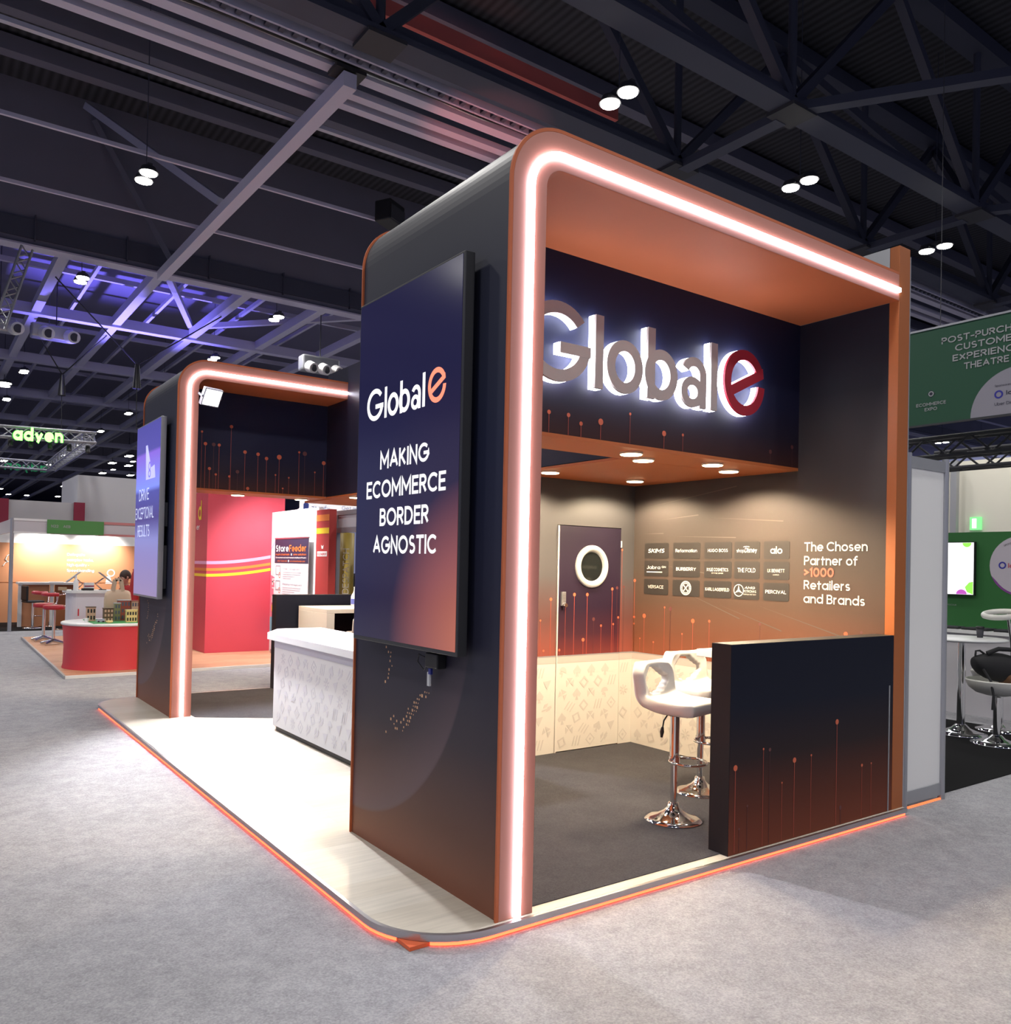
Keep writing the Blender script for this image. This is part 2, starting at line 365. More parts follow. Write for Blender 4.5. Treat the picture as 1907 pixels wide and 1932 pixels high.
o = mb.build('wall_back'); tag(o, 'dark grey bulkhead wall hanging from the roof', 'wall', kind='structure')
o = MB().box((-25, 134, FZ), (60, 134.3, 10.6), mat('far_wall_dark', (0.03, 0.03, 0.07), 0.8)).build('wall_far'); tag(o, 'dark far end wall of the hall', 'wall', kind='structure')
M_cream = mat('cream_hall_wall', (0.62, 0.60, 0.54), 0.7)
mb = MB(); mb.box((12.6, -22, FZ), (12.9, 9.0, 3.6), M_cream)
o = mb.build('wall_right_hall'); o.name = 'wall_right'; tag(o, 'tall cream hall wall behind the green theatre wall', 'wall', kind='structure')

# steel: purlins, trays, beams
def single_beam(name, p, q, wd, ht, m, label, cat, group=None):
    return tag(MB().beam(p, q, wd, ht, m).build(name), label, cat, group)
pur = [('nearest the big dark girder', 8.62, 9.05, 0.20, M_pur), ('middle one of the three', 9.12, 9.05, 0.17, M_pur), ('nearest the cable tray side', 9.46, 9.05, 0.17, M_pur)]
for t, y, z, wd, m in pur:
    single_beam('roof_purlin', (-20, y+0.08, z), (46, y-0.3, z), wd, 0.10, m, 'pale grey roof rail in the upper left, '+t, 'rail', 'three pale roof rails')
M_led2 = mat('tray_edge', (0.5, 0.5, 0.62), 0.4)
for t, y, m, wd in (('closest to the pale roof rails', 10.3, M_led2, 0.09), ('upper of the two crossing the bulkhead', 13.1, M_pur, 0.06), ('lower of the two crossing the bulkhead', 15.95, M_pur, 0.06)):
    single_beam('cable_tray', (-20, y+0.1, 9.0), (46, y-0.35, 9.0), wd, 0.07, m, 'thin pale cable tray spanning the hall roof, '+t, 'cable tray', 'thin cable trays')
mb = MB()
for i in range(240): mb.box((-18+i*0.2, 8.05, 9.0), (-17.93+i*0.2, 8.2, 9.05), M_truss)
mb.box((-20, 8.2, 8.98), (46, 8.24, 9.1), M_beam); mb.box((-20, 8.01, 8.98), (46, 8.05, 9.1), M_beam)
tag(mb.build('cable_ladder'), 'long cable ladder with small rungs beside the dark girder', 'cable ladder')
mb = MB(); rnd = random.Random(3)
for k in range(3):
    pts = [(x*0.8-14, 8.42+k*0.05+rnd.uniform(-.02, .02), 9.1+rnd.uniform(-.03, .03)) for x in range(60)]
    mb.tube(pts, 0.025, M_alu if k == 1 else M_black, 6)
tag(mb.build('cable_bundle'), 'bundle of silver and black cables along the pale roof rail', 'cables')
# roof trusses
def truss(y, label, zl=9.0, zu=12.3, x0=-21, x1=46, wd=0.42):
    t = thing('roof_truss', label, 'truss', (0, y, zl), group='dark roof trusses')
    MB().box((x0, -wd/2, 0), (x1, wd/2, 0.10), M_truss).box((x0, -0.03, 0.1), (x1, 0.03, 0.35), M_truss).build('bottom_chord', t)
    MB().box((x0, -wd/2, zu-zl), (x1, wd/2, zu-zl+0.3), M_truss).build('top_chord', t)
    k = 0; xs = x0
    nodes = [-15.4, -9.25, -3.1, 3.05, 9.15, 15.3, 21.4, 27.5, 33.6]
    for i, xn in enumerate(nodes):
        MB().cyl((xn, 0, 0.1), (xn, 0, zu-zl), 0.07, M_truss, 10).build('post', t)
        if i+1 < len(nodes):
            xm = (xn+nodes[i+1])/2
            MB().beam((xn, 0, 0.15), (xm, 0, zu-zl), 0.16, 0.16, M_truss).build('diagonal', t)
            MB().beam((nodes[i+1], 0, 0.15), (xm, 0, zu-zl), 0.16, 0.16, M_truss).build('diagonal', t)
        MB().box((xn-0.3, -0.26, -0.06), (xn+0.3, 0.26, 0.0), M_dark).build('joint_plate', t)
    return t
truss(7.55, 'dark roof truss nearest the pale roof rails')
truss(5.1, 'dark roof truss just behind the lit portal top')
truss(0.4, 'dark roof truss over the near end of the stand')
truss(-2.6, 'dark roof truss nearest the viewer, top right of the photo')
for xn, t in ((9.15, 'above the lit portal'), (15.3, 'above the right end post'), (21.4, 'farthest right of three')):
    single_beam('roof_strut', (xn, 5.3, 9.0), (xn, 7.4, 9.0), 0.26, 0.14, M_truss, 'short dark roof strut joining two trusses '+t, 'strut', 'short roof struts')
    MBt = MB().beam((xn, 5.1, 9.0), (xn+3.05, 7.5, 12.2), 0.14, 0.14, M_truss).beam((xn, 5.1, 9.05), (xn+3.0, 0.5, 9.0), 0.2, 0.14, M_truss).beam((xn, 5.1, 9.0), (xn-3.0, 5.1+2.3, 12.2), 0.14, 0.14, M_truss)
    tag(MBt.build('roof_brace'), 'three-armed dark roof brace springing from the node '+t, 'brace', 'roof braces')
tag(MB().box((3.6, 9.0, 10.5), (9.0, 9.1, 10.78), mat('red_roof_fascia', s2l((235, 120, 112)), 0.6)).build('roof_fascia'), 'long red fascia strip high between the trusses', 'fascia')  # red light falling on this roof panel is put into its colour
# main sloping-looking beam across to the bulkhead, with short braces
single_beam('roof_beam', (2.95, 8.3, 8.78), (2.82, 19.1, 8.78), 0.21, 0.22, M_pur, 'broad pale roof beam running from the trusses to the bulkhead', 'beam')
tag(MB().box((2.72, 8.27, 8.91), (3.2, 8.60, 8.97), M_black).build('junction_box'), 'black box at the upper end of the broad pale roof beam', 'box')
single_beam('roof_brace', (2.9, 18.6, 9.1), (1.2, 19.1, 12.2), 0.12, 0.12, M_bulk, 'thin brace rising from the pale beam against the bulkhead', 'brace')
single_beam('roof_brace', (2.9, 14.5, 9.1), (1.0, 18.9, 12.4), 0.16, 0.16, M_beam, 'longer brace rising from the middle of the pale beam', 'brace')
for y, t in ((11.0, 'nearest the trusses'), (12.6, 'second from the trusses'), (14.2, 'third from the trusses'), (15.8, 'fourth from the trusses'), (17.4, 'nearest the bulkhead')):
    single_beam('deck_rib', (-22, y, 12.45), (46, y, 12.45), 0.3, 0.35, M_bulk, 'grey rib under the roof deck, '+t, 'rib', 'ribs under the roof deck')
# grid beyond the bulkhead
names = ['first', 'second', 'third', 'fourth', 'fifth', 'sixth', 'seventh', 'eighth']
for i, y in enumerate((25.4, 32.4, 40.2, 48, 56, 64, 74, 86)):
    single_beam('grid_beam', (-24, y+0.15, 9.0), (58, y-0.6, 9.0), 0.32, 0.30, M_beam, names[i]+' wide cross beam of the far roof grid counted from the bulkhead', 'beam', 'cross beams of the far roof grid')
for i, x in enumerate((0.7, 2.9, 5.2, 7.4, 9.6)):
    single_beam('grid_beam', (x, 19.5, 9.05), (x, 133, 9.05), 0.24, 0.26, M_beam, names[i]+' long beam from the left of the far roof grid', 'beam', 'long beams of the far roof grid')
for i, x in enumerate((1.8, 4.05, 6.3, 8.5)):
    single_beam('grid_rail', (x, 19.6, 9.54), (x, 133, 9.54), 0.09, 0.12, M_beam, names[i]+' thin lengthwise rail from the left of the far roof grid', 'rail', 'thin lengthwise rails of the far roof grid')
k = 0
for y in (21.4, 23.2, 27.5, 29.8, 35, 37.5, 43, 45.5):
    single_beam('grid_rail', (-24, y, 9.7), (58, y, 9.7), 0.12, 0.14, M_beam, ['first', 'second', 'third', 'fourth', 'fifth', 'sixth', 'seventh', 'eighth'][k]+' thin rail of the far roof grid counted from the bulkhead', 'rail', 'thin rails of the far roof grid'); k += 1
for (p, q, t) in (((3.0, 19.7, 9.27), (5.1, 25.0, 9.27), 'closest to the bulkhead'), ((5.3, 24.9, 9.27), (9.5, 20, 9.27), 'above the lit far portal')):
    single_beam('grid_brace', p, q, 0.16, 0.16, M_beam, 'slanting brace of the far roof grid '+t, 'brace', 'braces of the far roof grid')

# hall lamps: twin disc high bays on a regular grid
def make_hall_lamp(z, drop=4.2):
    t = thing('high_bay_lamp', 'x', 'lamp', (0, 0, z))
    MB().box((-0.04, -0.30, 0.10), (0.04, 0.30, 0.16), M_dark).cyl((0, 0, 0.16), (0, 0, drop), 0.008, M_truss, 6).build('hanger', t)
    for s in (-1, 1):
        h = MB().cyl((0, s*0.19, 0.02), (0, s*0.19, 0.12), 0.165, M_dark, 20, 0.12).build('lamp_head', t)
        MB().cyl((0, s*0.19, 0.0), (0, s*0.19, 0.025), 0.14, M_cool, 20).build('diffuser', h)
    return t
rows = {-7.6: None, -0.9: None, 5.87: 'the row over the lit portal', 12.93: 'the row before the bulkhead', 19.4: 'the row at the bulkhead foot', 25.8: 'row one past the bulkhead', 32.6: 'row two past the bulkhead', 39.4: 'row three past the bulkhead', 46.4: 'row four past the bulkhead', 53.2: 'row five past the bulkhead', 60: 'row six past the bulkhead', 67: 'row seven past the bulkhead'}
xcol = {-8.4: 0, -3.6: 0, 1.12: 1, 6.1: 2, 10.5: 3, 15.25: 4, 20.0: 5, 25: 6}
cols = ['', 'leftmost', 'second from the left', 'third from the left', 'fourth from the left', 'fifth from the left', 'rightmost']
first = None
VIS = {5.87: (6.1, 10.5, 15.25, 20.0, 25), 12.93: (1.12,), 19.4: (1.12, 6.1), 25.8: (1.12, 6.1), 32.6: (1.12, 6.1), 39.4: (1.12, 6.1), 46.4: (1.12, 6.1, 10.5), 53.2: (1.12, 6.1, 10.5), 60: (1.12, 6.1, 10.5), 67: (1.12, 6.1, 10.5)}
rows = {(19.85 if k == 19.4 else k): v for k, v in rows.items()}; VIS[19.85] = VIS.pop(19.4)
for y, rt in rows.items():
    for x, ci in xcol.items():
        if x >= 20 and y > 6: continue
        lit = y < 27 and x < 21 and not (y < 0 and x > 12)
        seen = rt and x in VIS.get(y, ())
        if not (lit or seen): continue
        if lit:
            lamp('hall_lamp_light', 'SPOT', (x, y, 8.46), HALL_W, (1.0, 0.97, 0.93), size=0.3, angle=math.radians(150), blend=0.6)
        if not seen: continue
        if first is None: first = make_hall_lamp(8.5); far_first = make_hall_lamp(8.5, 2.1); t = first
        elif y < 19: t = copy_tree(first)
        elif far_first['label'] == 'x': t = far_first
        else: t = copy_tree(far_first)
        t.location = (x, y, 8.5)
        tag(t, 'twin-disc high bay lamp, %s of %s' % (cols[ci], rt), 'lamp', 'twin-disc hall lamps')
for i, (x, y, t) in enumerate(((41.1, 19.2, 'left'), (45.7, 19.36, 'middle'), (50.4, 19.3, 'right'))):
    c = copy_tree(first); c.location = (x, y-0.6, 8.5); tag(c, 'small distant twin-disc lamp under the green hanging sign, %s of three' % t, 'lamp', 'distant lamps under the green sign')
for i, (x, y) in enumerate(((8.35, 104), (11.3, 102.7), (9.8, 87.2), (9.96, 82.6), (9.56, 62.2), (10.35, 70.5), (12.45, 70.5), (10.84, 63.1), (3.22, 66.8), (9.64, 56.9), (0.74, 35.8), (4.0, 87), (5.2, 96), (6.6, 104))):
    c = copy_tree(far_first); c.location = (x, y, 8.5); c.scale = (1.6, 1.6, 1.0); tag(c, 'tiny bright hall lamp among those far away over the left hand stands', 'lamp', 'tiny far away hall lamps')
lamp('blue_event_spot', 'SPOT', (3.2, 25.5, 4.5), 5200, (0.24, 0.20, 1.0), target=(3.2, 24.5, 10.5), size=0.2, angle=math.radians(84), blend=0.8)
lamp('red_event_spot', 'SPOT', (5.3, 6.9, 4.6), 420, (1.0, 0.25, 0.2), target=(5.6, 9.0, 10.7), size=0.1, angle=math.radians(30), blend=0.7)

# things hung in the roof
t = thing('loudspeaker', 'black loudspeaker hung from the cable tray before the bulkhead', 'speaker', (5.9, 12.66, 9.02), 0.5)
MB().box((-0.28, -0.2, -0.22), (0.28, 0.2, 0.22), M_black).build('cabinet', t, bevel=0.03)
MB().box((-0.25, -0.215, -0.19), (0.25, -0.2, 0.1), M_dark).build('grille', t)
MB().beam((0.12, 0.18, 0.05), (0.19, 0.33, 0.05), 0.04, 0.04, M_black).build('bracket', t)
def lattice(p, q, s, m, n, name, label, cat, group=None):
    p = Vector(p); q = Vector(q); d = (q-p); L = d.length; d.normalize(); u = Vector((0,0,1)) if abs(d.z) < 0.8 else Vector((0,1,0)); r = d.cross(u).normalized(); u = r.cross(d)
    mb = MB(); c = [(-1,-1),(1,-1),(1,1),(-1,1)]
    for a, b in c: mb.tube([p+r*(a*s/2)+u*(b*s/2), q+r*(a*s/2)+u*(b*s/2)], 0.03, m, 6)
    for i in range(n):
        for k in range(4):
            a = c[k]; b = c[(k+1) % 4]; t0, t1 = i/n, (i+1)/n
            if i % 2: a, b = b, a
            mb.tube([p+d*(L*t0)+r*(a[0]*s/2)+u*(a[1]*s/2), p+d*(L*t1)+r*(b[0]*s/2)+u*(b[1]*s/2)], 0.016, m, 5)
    if name is None: return mb
    return tag(mb.build(name), label, cat, group)
lattice((-0.25, 18.0, 8.4), (-0.72, 18.0, 6.6), 0.22, M_alup, 9, 'lattice_truss', 'silver lattice truss hanging steeply at the left edge', 'truss')
for (x, y, z, t) in ((-0.3, 24, 8.05, 'left'), (1.1, 24, 8.05, 'right')):
    v = thing('air_duct', 'silver air duct with round nozzles under the far roof, %s one' % t, 'duct', (x, y, z), group='far air ducts')
    MB().box((-0.65, -0.2, -0.18), (0.4, 0.2, 0.22), M_alup).build('duct', v, bevel=0.05)
    MB().cyl((0, 0, 0.22), (0, 0, 2.6), 0.015, M_dark, 6).build('hanger', v)
    for k in (-0.3, 0.35): MB().cyl((k, -0.2, -0.05), (k+0.05, -0.5, -0.12), 0.2, M_white, 16, 0.17).cyl((k+0.05, -0.5, -0.12), (k+0.06, -0.52, -0.125), 0.12, M_dark, 16).build('nozzle', v)
v = thing('air_duct', 'silver air duct with round nozzles above the lit far portal', 'duct', (7.5, 20, 7.3))
MB().box((-0.6, -0.2, -0.1), (0.55, 0.2, 0.35), M_alup).build('duct', v, bevel=0.05)
MB().cyl((0, 0, 0.35), (0, 0, 3.3), 0.015, M_dark, 6).build('hanger', v)
for k in (-0.4, 0.0, 0.4): MB().cyl((k, -0.2, 0.0), (k+0.05, -0.42, -0.08), 0.17, M_white, 16, 0.15).cyl((k+0.05, -0.42, -0.08), (k+0.06, -0.44, -0.085), 0.1, M_dark, 16).build('nozzle', v)
for (p, q, e, t) in (((0.72, 21.3, 8.9), (3.1, 23.0, 7.0), (5.2, 22.0, 8.9), 'nearer'), ((0.72, 26.6, 8.9), (1.8, 28.0, 7.4), (2.88, 26.6, 8.9), 'farther')):
    h = thing('chain_hoist', 'black chain hoist slung on a rope bridle in the far roof, %s one' % t, 'hoist', q, group='chain hoists')
    Q = Vector(q)
    MB().tube([Vector(p)-Q, (0,0,0.3)], 0.02, M_black, 5).tube([Vector(e)-Q, (0,0,0.3)], 0.02, M_black, 5).build('rope', h)
    MB().cyl((0,0,-0.4), (0,0,0.3), 0.12, M_black, 12, 0.06).build('motor', h); MB().tube([(0,0,-0.4), (0.02,0,-1.6)], 0.012, M_black, 5).build('chain', h)

# ---- green lettered truss ring far left
t = thing('hanging_truss', 'square lattice truss ring hung far left carrying green letters', 'truss', (0, 0, 0))
for p, q in (((-3.2, 21.7, 4.72), (1.83, 21.7, 4.86)), ((1.7, 21.7, 4.85), (1.7, 29.2, 4.72)), ((-3.2, 29.2, 4.72), (1.7, 29.2, 4.72)), ((-1.2, 22, 4.8), (-0.2, 29, 4.75))):
    lattice(p, q, 0.27, M_alup, int((Vector(q)-Vector(p)).length/0.3), None, '', '').build('truss_beam', t)
for i in range(6): MB().cyl((-0.6+i*0.45, 21.7, 4.62), (-0.6+i*0.45, 21.65, 4.45), 0.06, M_black, 10).build('spotlight', t)
M_green = mat('green_lit_letters', (0.2, 1, 0.2), 0.5, emit=5.5, ecol=(0.17, 1.0, 0.10))
mb = MB(); mb.text('adyen', (0.455, 21.49, 4.60), (1, 0, 0.04), Zv, 0.34, M_green, width=1.14, align='C', bold=0.085)
mb.text('adyen', (0.455, 21.51, 4.60), (1, 0, 0.04), Zv, 0.34, mat('letter_case', (0.05, 0.3, 0.05), 0.5), width=1.18, align='C', bold=0.10)
tag(mb.build('lit_sign'), 'glowing green lettering hung on the front of the truss ring', 'sign')
mb = MB(); mb.text('adyen', (0.98, 29.38, 4.52), (-1, 0, 0), Zv, 0.32, mat('letter_back_green', (0.02, 0.35, 0.12), 0.5, emit=0.12, ecol=(0.05, 0.6, 0.25)), width=1.3, align='C', bold=0.03)
tag(mb.build('lit_sign'), 'dim green lettering seen from behind on the far side of the truss ring', 'sign')

# ================================================================== THE STAND
PW, PD, PH, PS = 0.194, 1.521, 3.665, 3.485      # portal leg width, depth, outer height, soffit height
WX, WT, HT = 3.282, 0.137, 3.868                 # right wall
D1, HF, D2, Y2, W2 = 0.776, 2.394, 2.518, 5.74, 1.853
M_wood = mat('pale_oak_laminate', (0.60, 0.55, 0.46), 0.35)
nt = M_wood.node_tree
bk = nt.nodes.new('ShaderNodeTexBrick'); bk.inputs['Scale'].default_value = 1.0; bk.inputs['Brick Width'].default_value = 1.2; bk.inputs['Row Height'].default_value = 0.19; bk.inputs['Mortar Size'].default_value = 0.001
bk.inputs['Color1'].default_value = (0.66, 0.60, 0.50, 1); bk.inputs['Color2'].default_value = (0.74, 0.69, 0.60, 1); bk.inputs['Mortar'].default_value = (0.5, 0.45, 0.37, 1); bk.offset = 0.4
tcw = [n for n in nt.nodes if n.type == 'TEX_COORD'][0]; nt.links.new(tcw.outputs['Object'], bk.inputs['Vector'])
nw = nt.nodes.new('ShaderNodeTexNoise'); nw.inputs['Scale'].default_value = 3; nw.inputs['Detail'].default_value = 6
mpw = nt.nodes.new('ShaderNodeMapping'); mpw.inputs['Scale'].default_value = (1, 14, 1); nt.links.new(tcw.outputs['Object'], mpw.inputs['Vector']); nt.links.new(mpw.outputs[0], nw.inputs['Vector'])
mw = nt.nodes.new('ShaderNodeMixRGB'); mw.blend_type = 'MULTIPLY'; mw.inputs['Fac'].default_value = 0.35
nt.links.new(bk.outputs['Color'], mw.inputs['Color1']); nt.links.new(nw.outputs['Fac'], mw.inputs['Color2']); nt.links.new(mw.outputs[0], nt.nodes['Principled BSDF'].inputs['Base Color'])

# platform outline with two rounded front corners
FX, NYE, FYE, RC = -0.475, -0.035, 7.30, 0.42
def outline(e=0.0):
    x0, y0, y1, r = FX-e, NYE-e, FYE+e, RC+e
    return arc(x0+r, y0+r, r, r, 270, 180, 12) + arc(x0+r, y1-r, r, r, 180, 90, 12) + [(WX+WT, y1), (WX+WT, y0)]
def flat(pts, z0, z1, m, mb=None):
    mb = mb or MB(); return mb.prism([(x, y) for x, y in pts], (0, 0, z1), X, Yv, z1-z0, m)
t = thing('stand_platform', 'raised pale wood stand platform with metal edge and glowing orange underside', 'platform', (0, 0, FZ))
ol = outline(-0.02)[::-1]
mb = MB(); flat(ol, 0.028, 0.050, M_wood, mb); mb.build('deck', t)
rim = outline(0.0); inn = outline(-0.03)
mb = MB(); mb.strip(rim + rim[:1], inn + inn[:1], (0, 0, 0.0497), X, Yv, 0.0307, M_alu); mb.build('edge_trim', t)
sub = [(FX+0.058, NYE+0.098), (FX+0.058, FYE-0.08), (WX+WT-0.05, FYE-0.08), (WX+WT-0.05, NYE+0.098)]
mb = MB(); flat(sub[::-1], 0.001, 0.018, mat('orange_acrylic', (0.80, 0.15, 0.05), 0.3), mb); mb.build('base_panel', t)
mb = MB()
mb.box((FX+0.004, NYE+0.40, 0.004), (FX+0.018, FYE-0.40, 0.017), M_ledo); mb.box((FX+0.42, NYE+0.004, 0.004), (WX+WT-0.02, NYE+0.018, 0.017), M_ledo)
mb.strip(arc(FX+RC, NYE+RC, RC-0.004, RC-0.004, 270, 180, 12), arc(FX+RC, NYE+RC, RC-0.018, RC-0.018, 270, 180, 12), (0, 0, 0.017), X, Yv, 0.014, M_ledo)
mb.build('led_tape', t)

def carpet(pts, label, loc=(0,0,0)):
    return tag(flat(pts, 0.0005, 0.004, M_dcarpet).build('carpet'), label, 'carpet')
carpet([(0.215, 0.055), (WX-0.005, 0.055), (WX-0.005, D2-0.005), (1.86, D2-0.005), (0.85, 2.0), (0.215, 1.60)], 'charcoal carpet laid in the near meeting area under the white stools')
carpet([(0.215, 5.66), (0.85, 5.26), (1.86, 4.915), (WX-0.005, 4.915), (WX-0.005, 7.24), (0.215, 7.24)], 'charcoal carpet laid in the far meeting area beyond the counter')

M_pil = grad('pillar_print', [(0.0, (0.21, 0.072, 0.038)), (0.08, (0.115, 0.046, 0.030)), (0.20, (0.034, 0.025, 0.036)), (0.30, (0.022, 0.022, 0.042)), (0.6, (0.017, 0.021, 0.052)), (1.0, (0.030, 0.031, 0.040))], 'Z', 0, PH, 0.5, globe=(1.5, 1.4, 1.235))  # printed gradient; the paler top stop paints in the light there
M_led_dot = mat('printed_amber_dot', (0.72, 0.42, 0.22), 0.5)
DOTS = [(1.123, 1.137, 11), (1.096, 1.112, 11), (1.067, 1.112, 8), (1.07, 1.089, 9), (1.075, 1.064, 11), (1.051, 1.039, 8), (1.084, 1.015, 13), (1.088, 0.991, 9), (1.093, 0.968, 11), (1.125, 0.943, 13), (0.64, 1.014, 11), (0.649, 0.989, 6), (0.629, 0.989, 8), (0.686, 0.943, 8), (0.666, 0.943, 6), (0.645, 0.943, 6), (0.735, 0.92, 8), (0.714, 0.92, 15), (0.675, 0.92, 11), (0.763, 0.897, 8), (0.744, 0.897, 8), (0.795, 0.874, 11), (0.774, 0.875, 9), (0.753, 0.875, 6), (0.803, 0.853, 6), (0.783, 0.853, 9), (0.762, 0.852, 13), (0.857, 0.831, 9), (0.812, 0.83, 13), (0.791, 0.831, 6), (0.77, 0.831, 6), (0.864, 0.809, 8), (0.843, 0.809, 8), (0.822, 0.81, 8), (0.801, 0.808, 6), (0.874, 0.788, 11), (0.832, 0.788, 13), (1.018, 0.767, 11), (1.05, 0.746, 13), (0.982, 0.746, 11), (0.935, 0.746, 11), (0.905, 0.767, 13), (0.862, 0.766, 9), (0.842, 0.767, 11), (1.012, 0.725, 8), (0.872, 0.745, 11), (0.852, 0.745, 6), (0.903, 0.725, 9), (0.996, 0.704, 11), (0.976, 0.705, 11), (0.913, 0.704, 6), (1.104, 0.666, 11)]
def portal(y, xe, label, dots_scale=1.0):
    t = thing('lit_portal', label, 'portal', (0, y, 0), group='lit stand portals')
    Ro, Ri, N = 0.29, 0.10, 14
    outer = [(0, 0)] + arc(Ro, PH-Ro, Ro, Ro, 180, 90, N) + [(xe, PH)]
    inner = [(PW, 0)] + arc(PW+Ri, PS-Ri, Ri, Ri, 180, 90, N) + [(xe, PS)]
    mb = MB(); mb.strip(outer, inner, (0, 0, 0), X, Zv, PD, M_frame, mside=M_pside); mb.build('frame', t, bevel=0.003)
    for ya in (0.0, PD-0.012):
        lo = [(-0.016, 0)] + arc(Ro, PH-Ro, Ro+0.016, Ro+0.016, 180, 90, N) + [(xe, PH+0.016)]
        li = [(0.0, 0)] + arc(Ro, PH-Ro, Ro, Ro, 180, 90, N) + [(xe, PH)]
        mb = MB(); mb.strip(lo, li, (0, ya, 0), X, Zv, 0.012, M_pside); mb.build('edge_lip', t)
    e = 0.004
    o2 = [(-e, 0.0)] + arc(Ro, PH-Ro, Ro+e, Ro+e, 180, 90, N) + [(xe, PH+e)]
    i2 = [(0.0, 0.0)] + arc(Ro, PH-Ro, Ro, Ro, 180, 90, N) + [(xe, PH)]
    mb = MB(); mb.strip(o2, i2, (0, 0.0125, 0), X, Zv, PD-0.025, M_pil); mb.build('cladding', t)
    # recessed light tube following the frame
    c = 0.100; cr = Ro-c
    path = [(c, 0.004)] + arc(c+cr, PH-c-0.012-cr, cr, cr, 180, 90, N) + [(xe-0.004, PH-c-0.012)]
    hw = 0.014
    po = [(path[0][0]-hw, 0.004)] + arc(c+cr, PH-c-0.012-cr, cr+hw, cr+hw, 180, 90, N) + [(xe-0.004, PH-c-0.012+hw)]
    pi = [(path[0][0]+hw, 0.004)] + arc(c+cr, PH-c-0.012-cr, cr-hw, cr-hw, 180, 90, N) + [(xe-0.004, PH-c-0.012-hw)]
    mb = MB(); mb.strip(po, pi, (0, -0.016, 0), X, Zv, 0.0165, M_led); mb.build('light_tube', t)
    mb = MB()
    for (yy, zz, s) in DOTS:
        s = s*0.001*0.5; mb.prism([(-s, -s*1.1), (s, -s*1.1), (s, s*1.1), (-s, s*1.1)], (-e-0.001, yy, zz), NY, Zv, 0.0008, M_led_dot)
    mb.build('printed_dots', t)
    return t
portal(0.0, WX, 'near portal of the stand, navy leg with orange front and white light tube')
portal(Y2, W2, 'far portal of the stand, smaller in view behind the white counter')

def lollies(mb, pts, o, r, u, zb):
    o = Vector(o); r = Vector(r); u = Vector(u)
    for (a, z, rad, dim) in pts:
        mb.prism([(a+rad*math.cos(2*PI*i/20), z+rad*math.sin(2*PI*i/20)) for i in range(20)], o, r, u, 0.0008, M_lold if dim else M_lol)
        w = 0.0028 if rad < 0.013 else 0.004
        mb.prism([(a-w/2, zb), (a+w/2, zb), (a+w/2, z-rad), (a-w/2, z-rad)], o, r, u, 0.0006, M_lined if dim else M_line)

# fascias
M_fas = grad('fascia_print', [(0, (0.050, 0.018, 0.016)), (0.18, (0.018, 0.013, 0.026)), (0.4, (0.010, 0.011, 0.036)), (1, (0.008, 0.010, 0.036))], 'Z', 0, PS-HF, 0.6, spec=0.25)
def fascia(y, x1, label, pts, extra):
    t = thing('hanging_fascia', label, 'fascia', (0, y, HF), group='navy fascias')
    MB().box((PW, 0, 0.004), (x1, 0.42, PS-HF), M_fas).build('panel', t)
    MB().box((PW, 0.0, -0.018), (x1, 0.42, 0.004), M_soffit).build('bottom_board', t)
    mb = MB(); lollies(mb, [(a, z-HF, r, d) for a, z, r, d in pts], (0, -0.0015, 0), X, Zv, 0.006); mb.build('printed_dots', t)
    return t
FN = [(0.7, 2.55, 0.012, 0), (0.85, 2.52, 0.013, 0), (1.0, 2.52, 0.013, 0), (1.1, 2.48, 0.013, 0), (1.26, 2.51, 0.02, 0), (1.51, 2.59, 0.009, 0), (1.82, 2.5, 0.018, 0), (2.0, 2.51, 0.01, 0), (2.94, 2.49, 0.016, 1), (3.2, 2.55, 0.016, 1)]
FF = [(0.39, 3.02, 0.012, 0), (0.43, 2.89, 0.019, 0), (0.52, 2.89, 0.02, 1), (0.58, 2.89, 0.017, 0), (0.71, 3.11, 0.019, 0), (0.48, 2.62, 0.017, 0), (0.55, 2.56, 0.013, 0), (0.7, 2.55, 0.013, 0), (0.79, 2.61, 0.02, 1), (0.87, 2.84, 0.02, 0), (0.91, 2.43, 0.018, 0), (1.02, 2.83, 0.02, 0), (1.12, 2.79, 0.02, 0), (1.27, 2.82, 0.028, 0), (1.23, 2.61, 0.01, 0), (1.32, 2.46, 0.01, 0), (1.39, 2.59, 0.01, 0), (1.51, 2.9, 0.013, 0), (1.58, 2.89, 0.026, 1), (1.71, 2.68, 0.01, 0), (1.82, 2.8, 0.024, 0)]
fascia(D1, WX, 'navy fascia board behind the big lit letters, orange underside', FN, None)
fascia(6.307, W2, 'navy fascia board with orange dotted lines behind the far portal', FF, None)
# overhead block joining the portals
M_blk = mat('block_navy_print', (0.016, 0.014, 0.030), 0.42, spec=0.4)
t = thing('overhead_block', 'navy overhead block spanning between the two portals above the counter', 'overhead block', (W2, 0, HF))
MB().box((0, 1.2, 0.004), (0.1, 6.306, HT-HF), M_blk).build('front_panel', t)
MB().box((0, 1.2, -0.018), (0.1, D2, 0.0), M_soffit).build('bottom_board', t)
MB().box((0, 4.9, -0.018), (0.1, 6.306, 0.0), M_soffit).build('bottom_board', t)
MB().box((0.1, 1.2, -0.018), (WX-W2-0.004, D2, 0.006), M_soffit).build('soffit', t)
MB().box((0.1, 4.9, -0.018), (WX-W2-0.004, 7.2, 0.006), M_soffit).build('soffit', t)

